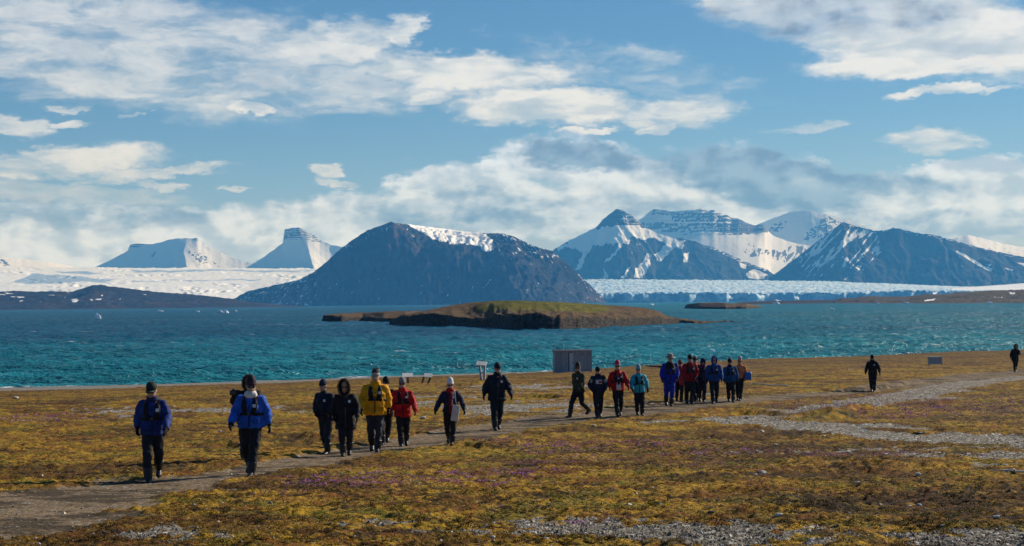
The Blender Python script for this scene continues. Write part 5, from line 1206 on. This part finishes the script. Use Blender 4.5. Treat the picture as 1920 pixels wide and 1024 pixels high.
ST = [(1180, 946 + 2, 12, PALE, 'pale sharp edged stone at the upper edge of the bottom gravel patch'), (1537, 996, 17, PALE, 'cream coloured wedge shaped stone standing out in the brown moss at lower right'), (1521, 1015, 15, MID, 'grey flat topped stone just below the cream wedge stone'),
      (1333, 964, 13, DARKS, 'dark rounded stone on the gold moss right of bottom centre'), (1461, 969, 19, PALE, 'wide pale flat stone in the yellow moss'), (1607, 908, 12, MID, 'smooth grey stone in the gold moss right of centre'), (1430, 888, 15, PALE, 'white lumpy stone in the moss below the gravel wash'), (1416, 891, 9, PALE, 'small white stone touching the white lumpy one'),
      (1219, 938, 10, MID, 'grey stone half sunk beside a gold moss cushion'), (885, 987, 8, MID, 'small grey stone on the gravel patch at bottom centre'), (923, 1012, 11, PALE, 'pale stone on the near edge of the bottom gravel patch'), (1024, 1014, 13, PALE, 'whitish slab stone at the very bottom, centre right'),
      (1003, 1001, 11, PALE, 'pale chip stone above the whitish slab'), (196, 998, 13, DARKS, 'black stone on the pale gravel at bottom left'), (235, 1002, 15, PALE, 'long white stone in gravel at bottom left, right of the black stone'), (270, 1003, 9, DARKS, 'dark stone right of the long white one at bottom left'), (134, 999, 7, DARKS, 'small dark stone at the left end of the bottom gravel'),
      (1700, 1006, 8, MID, 'small grey stone near the bottom right corner of the moss'), (1766, 986, 10, MID, 'blue grey stone in rusty moss at lower right'), (1869, 972, 14, PALE, 'pale angular stone in rusty moss far right'), (1723, 951, 12, MID, 'grey stone in the gold moss at right'), (1705, 950, 9, PALE, 'small pale stone left of the grey one at right'),
      (1592, 966, 12, MID, 'grey stone in brown moss between the cream wedge and the blue grey stone'), (1650, 984, 8, DARKS, 'small black stone in the brown moss at lower right'), (1304, 984, 10, DARKS, 'dark stone at the upper edge of the right gravel patch'), (1807, 930, 8, DARKS, 'dark knob of stone in the moss at right'),
      (1429, 811, 9, PALE, 'white stone on the pale gravel wash'), (1328, 822, 7, PALE, 'small white stone on the flat below the walkers'), (1545, 818, 8, PALE, 'cream stone on the lower edge of the gravel wash'), (1648, 759, 9, PALE, 'white stone in the moss above the gravel wash'),
      (793, 786, 12, PALE, 'white jagged stone in the moss right of the red coat'), (323, 764, 13, TAN, 'round tan stone in the moss behind the leading walker'), (334, 768, 8, DARKS, 'dark stone beside the round tan one'), (412, 808, 9, PALE, 'thin white flat stone in the moss between the two blue jackets'), (1590, 694, 6, PALE, 'white speck of stone on the brown bank at right'),
      (1888, 886, 10, PALE, 'bleached stone beside the antler'), (1722, 893, 12, PALE, 'flat pale stone in the gold moss left of the antler'), (1455, 836, 7, PALE, 'small pale stone in the dry grass below the wash'), (1113, 800, 7, PALE, 'small white stone just below the path'), (30, 748, 12, PALE, 'white flat stone near the beach at the left edge'), (1905, 748, 7, PALE, 'small white stone by the upper track at right'), (1400, 783, 8, PALE, 'white pebble on the wash by the dark bank')]
for i, (px, py, wpx, mt, lb) in enumerate(ST):
    x, y, z = ground_at(px, py); k = y / F; me = stone_mesh(i + 3, random.Random(i).uniform(.4, .65), 2, wpx * .56 * k)
    o = link('stone', me, mt); o.location = (x, y, z + wpx * .08 * k); o.rotation_euler = (random.Random(i).uniform(-.2, .2), random.Random(i + 9).uniform(-.2, .2), random.Random(i * 3).uniform(-.6, .6)); tag(o, lb, 'stone', 'loose stones lying on the tundra')
# puddles that catch the sky
def puddle(px, py, w_, h_, label):
    x, y, z = ground_at(px, py); k = y / F; n = 26; rnd = random.Random(px); ph = rnd.random() * 6
    top = [(math.cos(6.2832 * i / n) * w_ * k * (1 + .35 * math.sin(2.3 * 6.2832 * i / n + ph)), math.sin(6.2832 * i / n) * h_ * (1 + .35 * math.sin(3 * 6.2832 * i / n + ph))) for i in range(n)]
    zl = min(gz(x + a_, y + c_) for a_, c_ in top[::3]) + .012
    bm = bmesh.new(); vs2 = [bm.verts.new((a_, c_, 0)) for a_, c_ in top]; bm.faces.new(vs2)
    o = part('puddle', bm, PUD, None); o.location = (x, y, max(zl, z + .006)); tag(o, label, kind='structure')
PUD, _, _b = material('puddle_water', (.05, .06, .06), .06, .5)
puddle(456, 837, 8, .25, 'small bright puddle behind the white scarf walker')
for px, py, w_, h_ in ((1355, 793, 7, .18), (1480, 789, 8, .15), (1620, 806, 7, .15), (1725, 813, 9, .2), (1880, 816, 8, .15)): puddle(px, py, w_, h_, 'shallow water glinting on the gravel wash')

# ------------------------------------------------------------------ floating ice
ICEB = stone_mat((.62, .72, .80), (.85, .88, .90))
BERGS = [(183, 598, 15, 10, 'two peaked white iceberg floating in the dark water at left'), (418, 587, 22, 7, 'wide low white iceberg at left of the big mountain foot'), (370, 585, 10, 3, 'thin ice floe left of the wide low iceberg'), (442, 584, 6, 3, 'small ice floe right of the wide low iceberg'), (1336, 658, 15, 4, 'flat white ice floe just behind the large group of walkers'),
         (1222, 573, 9, 4, 'small iceberg right of the mossy island'), (1560, 581, 11, 4, 'small white iceberg off the brown spit'), (1456, 570, 14, 4, 'low iceberg just below the ice cliff'), (1700, 569.5, 12, 3, 'ice floe close in front of the brown spit'), (1645, 570, 7, 3, 'tiny ice floe left end of the brown spit front'), (1455, 563.5, 26, 5, 'cluster of white ice at the foot of the ice cliff'), (1010, 573, 10, 3, 'small floe behind the island near the mountain foot'), (1855, 569, 16, 3, 'long ice floe in front of the spit at the right edge'), (300, 584, 14, 3, 'thin floe below the dark foreland'), (1793, 668, 5, 5, 'white bird shaped ice lump on the shore near the low grey panel')]
for i, (px, py, wpx, hpx, lb) in enumerate(BERGS):
    d = ray(px, py); Y = min(-CAM_H / min(d.z, -.0011), 5600); k = Y / F; me = stone_mesh(40 + i, .8, 3, 1.0)
    co = np.zeros(len(me.vertices) * 3); me.vertices.foreach_get('co', co); co = co.reshape(-1, 3); rn = perlin(co[:, 0] * 1.6 + i, co[:, 1] * 1.6, i + 5)
    co[:, 2] = np.where(co[:, 2] > 0, co[:, 2] * (1.1 + 1.4 * rn), co[:, 2] * .4); co *= np.array([wpx * .5, wpx * .4, hpx * .8]) * k; me.vertices.foreach_set('co', co.ravel()); me.update()
    o = link('iceberg' if wpx > 8 and hpx > 3 else 'ice_floe', me, ICEB); o.location = (d.x * Y, Y, 0.02 if py > 600 and px < 1700 else (0 if py > 575 else .5)); 
    if px == 1793: o.location.z = 0.3
    tag(o, lb, 'ice', 'pieces of ice floating in the bay')

# ------------------------------------------------------------------ ground cover: moss tufts, blossom, gravel
rng = np.random.default_rng(4)
def scatter(n, ymin, ymax, test, bias=1.0):
    out = []; got = 0
    while got < n:
        s_ = rng.uniform((1 / ymax) ** bias, (1 / ymin) ** bias, n); Y = 1 / s_ ** (1 / bias); X = rng.uniform(-.335, .335, n) * (Y + 1)
        Z, dist, M = gzs(X, Y); keep = rng.random(n) < test(X, Y, dist, M); out.append(np.stack([X, Y, Z], 1)[keep]); got += int(keep.sum())
        if len(out) > 40: break
    return np.concatenate(out)[:n]
def clumps(name, P, size, tmpl_v, tmpl_f, mat, col, jit=.35, sink=.0, rot=True):
    n = len(P); a = rng.uniform(0, 6.283, n) if rot else np.zeros(n); c, s_ = np.cos(a), np.sin(a)
    sc = size * rng.uniform(1 - jit, 1 + jit, n) if np.ndim(size) == 0 else size
    tv = np.array(tmpl_v, float)[None] * (1 + rng.uniform(-.3, .3, (n, len(tmpl_v), 3)))
    x = tv[..., 0] * c[:, None] - tv[..., 1] * s_[:, None]; y = tv[..., 0] * s_[:, None] + tv[..., 1] * c[:, None]
    V = np.stack([x, y, tv[..., 2]], -1) * sc[:, None, None] + P[:, None]; V[..., 2] -= sink
    Fa = (np.array(tmpl_f)[None] + (np.arange(n) * len(tmpl_v))[:, None, None]).reshape(-1, len(tmpl_f[0]))
    C = np.repeat(col[:, None], len(tmpl_v), 1).reshape(-1, 3)
    return tag(link(name, np_mesh(name, V.reshape(-1, 3), Fa, dict(tone=C), False), mat), kind='stuff')
TONE, nt, b = material('toned', (.1, .1, .1), .9, .15); nt.put(b.inputs['Base Color'], nt.attrc('tone'))
def pick(n, cols, wts):
    k = rng.choice(len(cols), n, p=np.array(wts) / sum(wts)); return np.array(cols)[k] * rng.uniform(.7, 1.3, (n, 1))
blade_v, blade_f = [], []
for i in range(7):
    a = i * .9; r = .5 + .35 * (i % 3); bx, by = math.cos(a) * .45, math.sin(a) * .45
    k = len(blade_v); blade_v += [(bx - math.sin(a) * .16, by + math.cos(a) * .16, -.15), (bx + math.sin(a) * .16, by - math.cos(a) * .16, -.15), (bx + math.cos(a) * r * .7, by + math.sin(a) * r * .7, .30 + .22 * (i % 2))]; blade_f.append((k, k + 1, k + 2))
P = scatter(55000, 15, 90, lambda X, Y, d_, M: np.clip((1 - M[0] * 1.1) * (1 - M[1] * .95) * (1 - M[2]), 0, 1) * (.15 + .85 * sstep(-.12, .25, fbm(X * .9, Y * .9, 3, 7))), 1.0)
fld = fbm(P[:, 0] * .5, P[:, 1] * .5, 3, 45) ; n = len(P)
tone = np.where((fld > .05)[:, None], pick(n, [(.34, .21, .020), (.17, .15, .018), (.22, .105, .016)], [4, 3, 2]), pick(n, [(.11, .055, .014), (.08, .07, .014), (.17, .085, .016), (.05, .030, .012)], [3, 2, 2, 2]))
clumps('grass', P, .036, blade_v, blade_f, TONE, tone, .5)
octv = [(1, 0, 0), (0, 1, 0), (-1, 0, 0), (0, -.8, 0), (.1, .1, .65), (0, 0, -.5)]; octf = [(0, 1, 4), (1, 2, 4), (2, 3, 4), (3, 0, 4), (1, 0, 5), (2, 1, 5), (3, 2, 5), (0, 3, 5)]
P = scatter(26000, 15, 75, lambda X, Y, d_, M: np.clip(M[1] + .035 * (1 - M[0]) + .02 * M[0], 0, 1), 1.2); n = len(P)
size = np.clip(rng.lognormal(-4.25, .45, n), .006, .048)
clumps('gravel', P, size, octv, octf, TONE, pick(n, [(.19, .152, .108), (.30, .25, .18), (.10, .085, .066), (.48, .42, .33)], [4, 3, 3, 1]))
bl_v = [(.6, 0, .1), (0, .6, .2), (-.6, 0, .1), (0, -.6, .15), (0, 0, .75)]; bl_f = [(0, 1, 4), (1, 2, 4), (2, 3, 4), (3, 0, 4)]
P = scatter(18000, 16, 85, lambda X, Y, d_, M: np.clip(M[4] - .2, 0, 1) * sstep(.16, .34, fbm(X * 2.2, Y * 1.5, 3, 63) + .08 + .2 * (M[4] - .5)), 1.0); n = len(P)
P[:, 2] += .012
clumps('saxifrage', P, .018 * np.clip(P[:, 1] / 28, .8, 2.2) * rng.uniform(.6, 1.4, n), bl_v, bl_f, TONE, pick(n, [(.40, .11, .31), (.27, .08, .20), (.52, .22, .44), (.12, .05, .06)], [4, 3, 3, 2]))
# ------------------------------------------------------------------ turn the remeshed figures into plain meshes
DG = bpy.context.evaluated_depsgraph_get()
_new = [(o, bpy.data.meshes.new_from_object(o.evaluated_get(DG))) for o in dict.fromkeys(PEND)]
for o, me in _new:
    o.modifiers.clear(); o.data = me; me.name = o.name
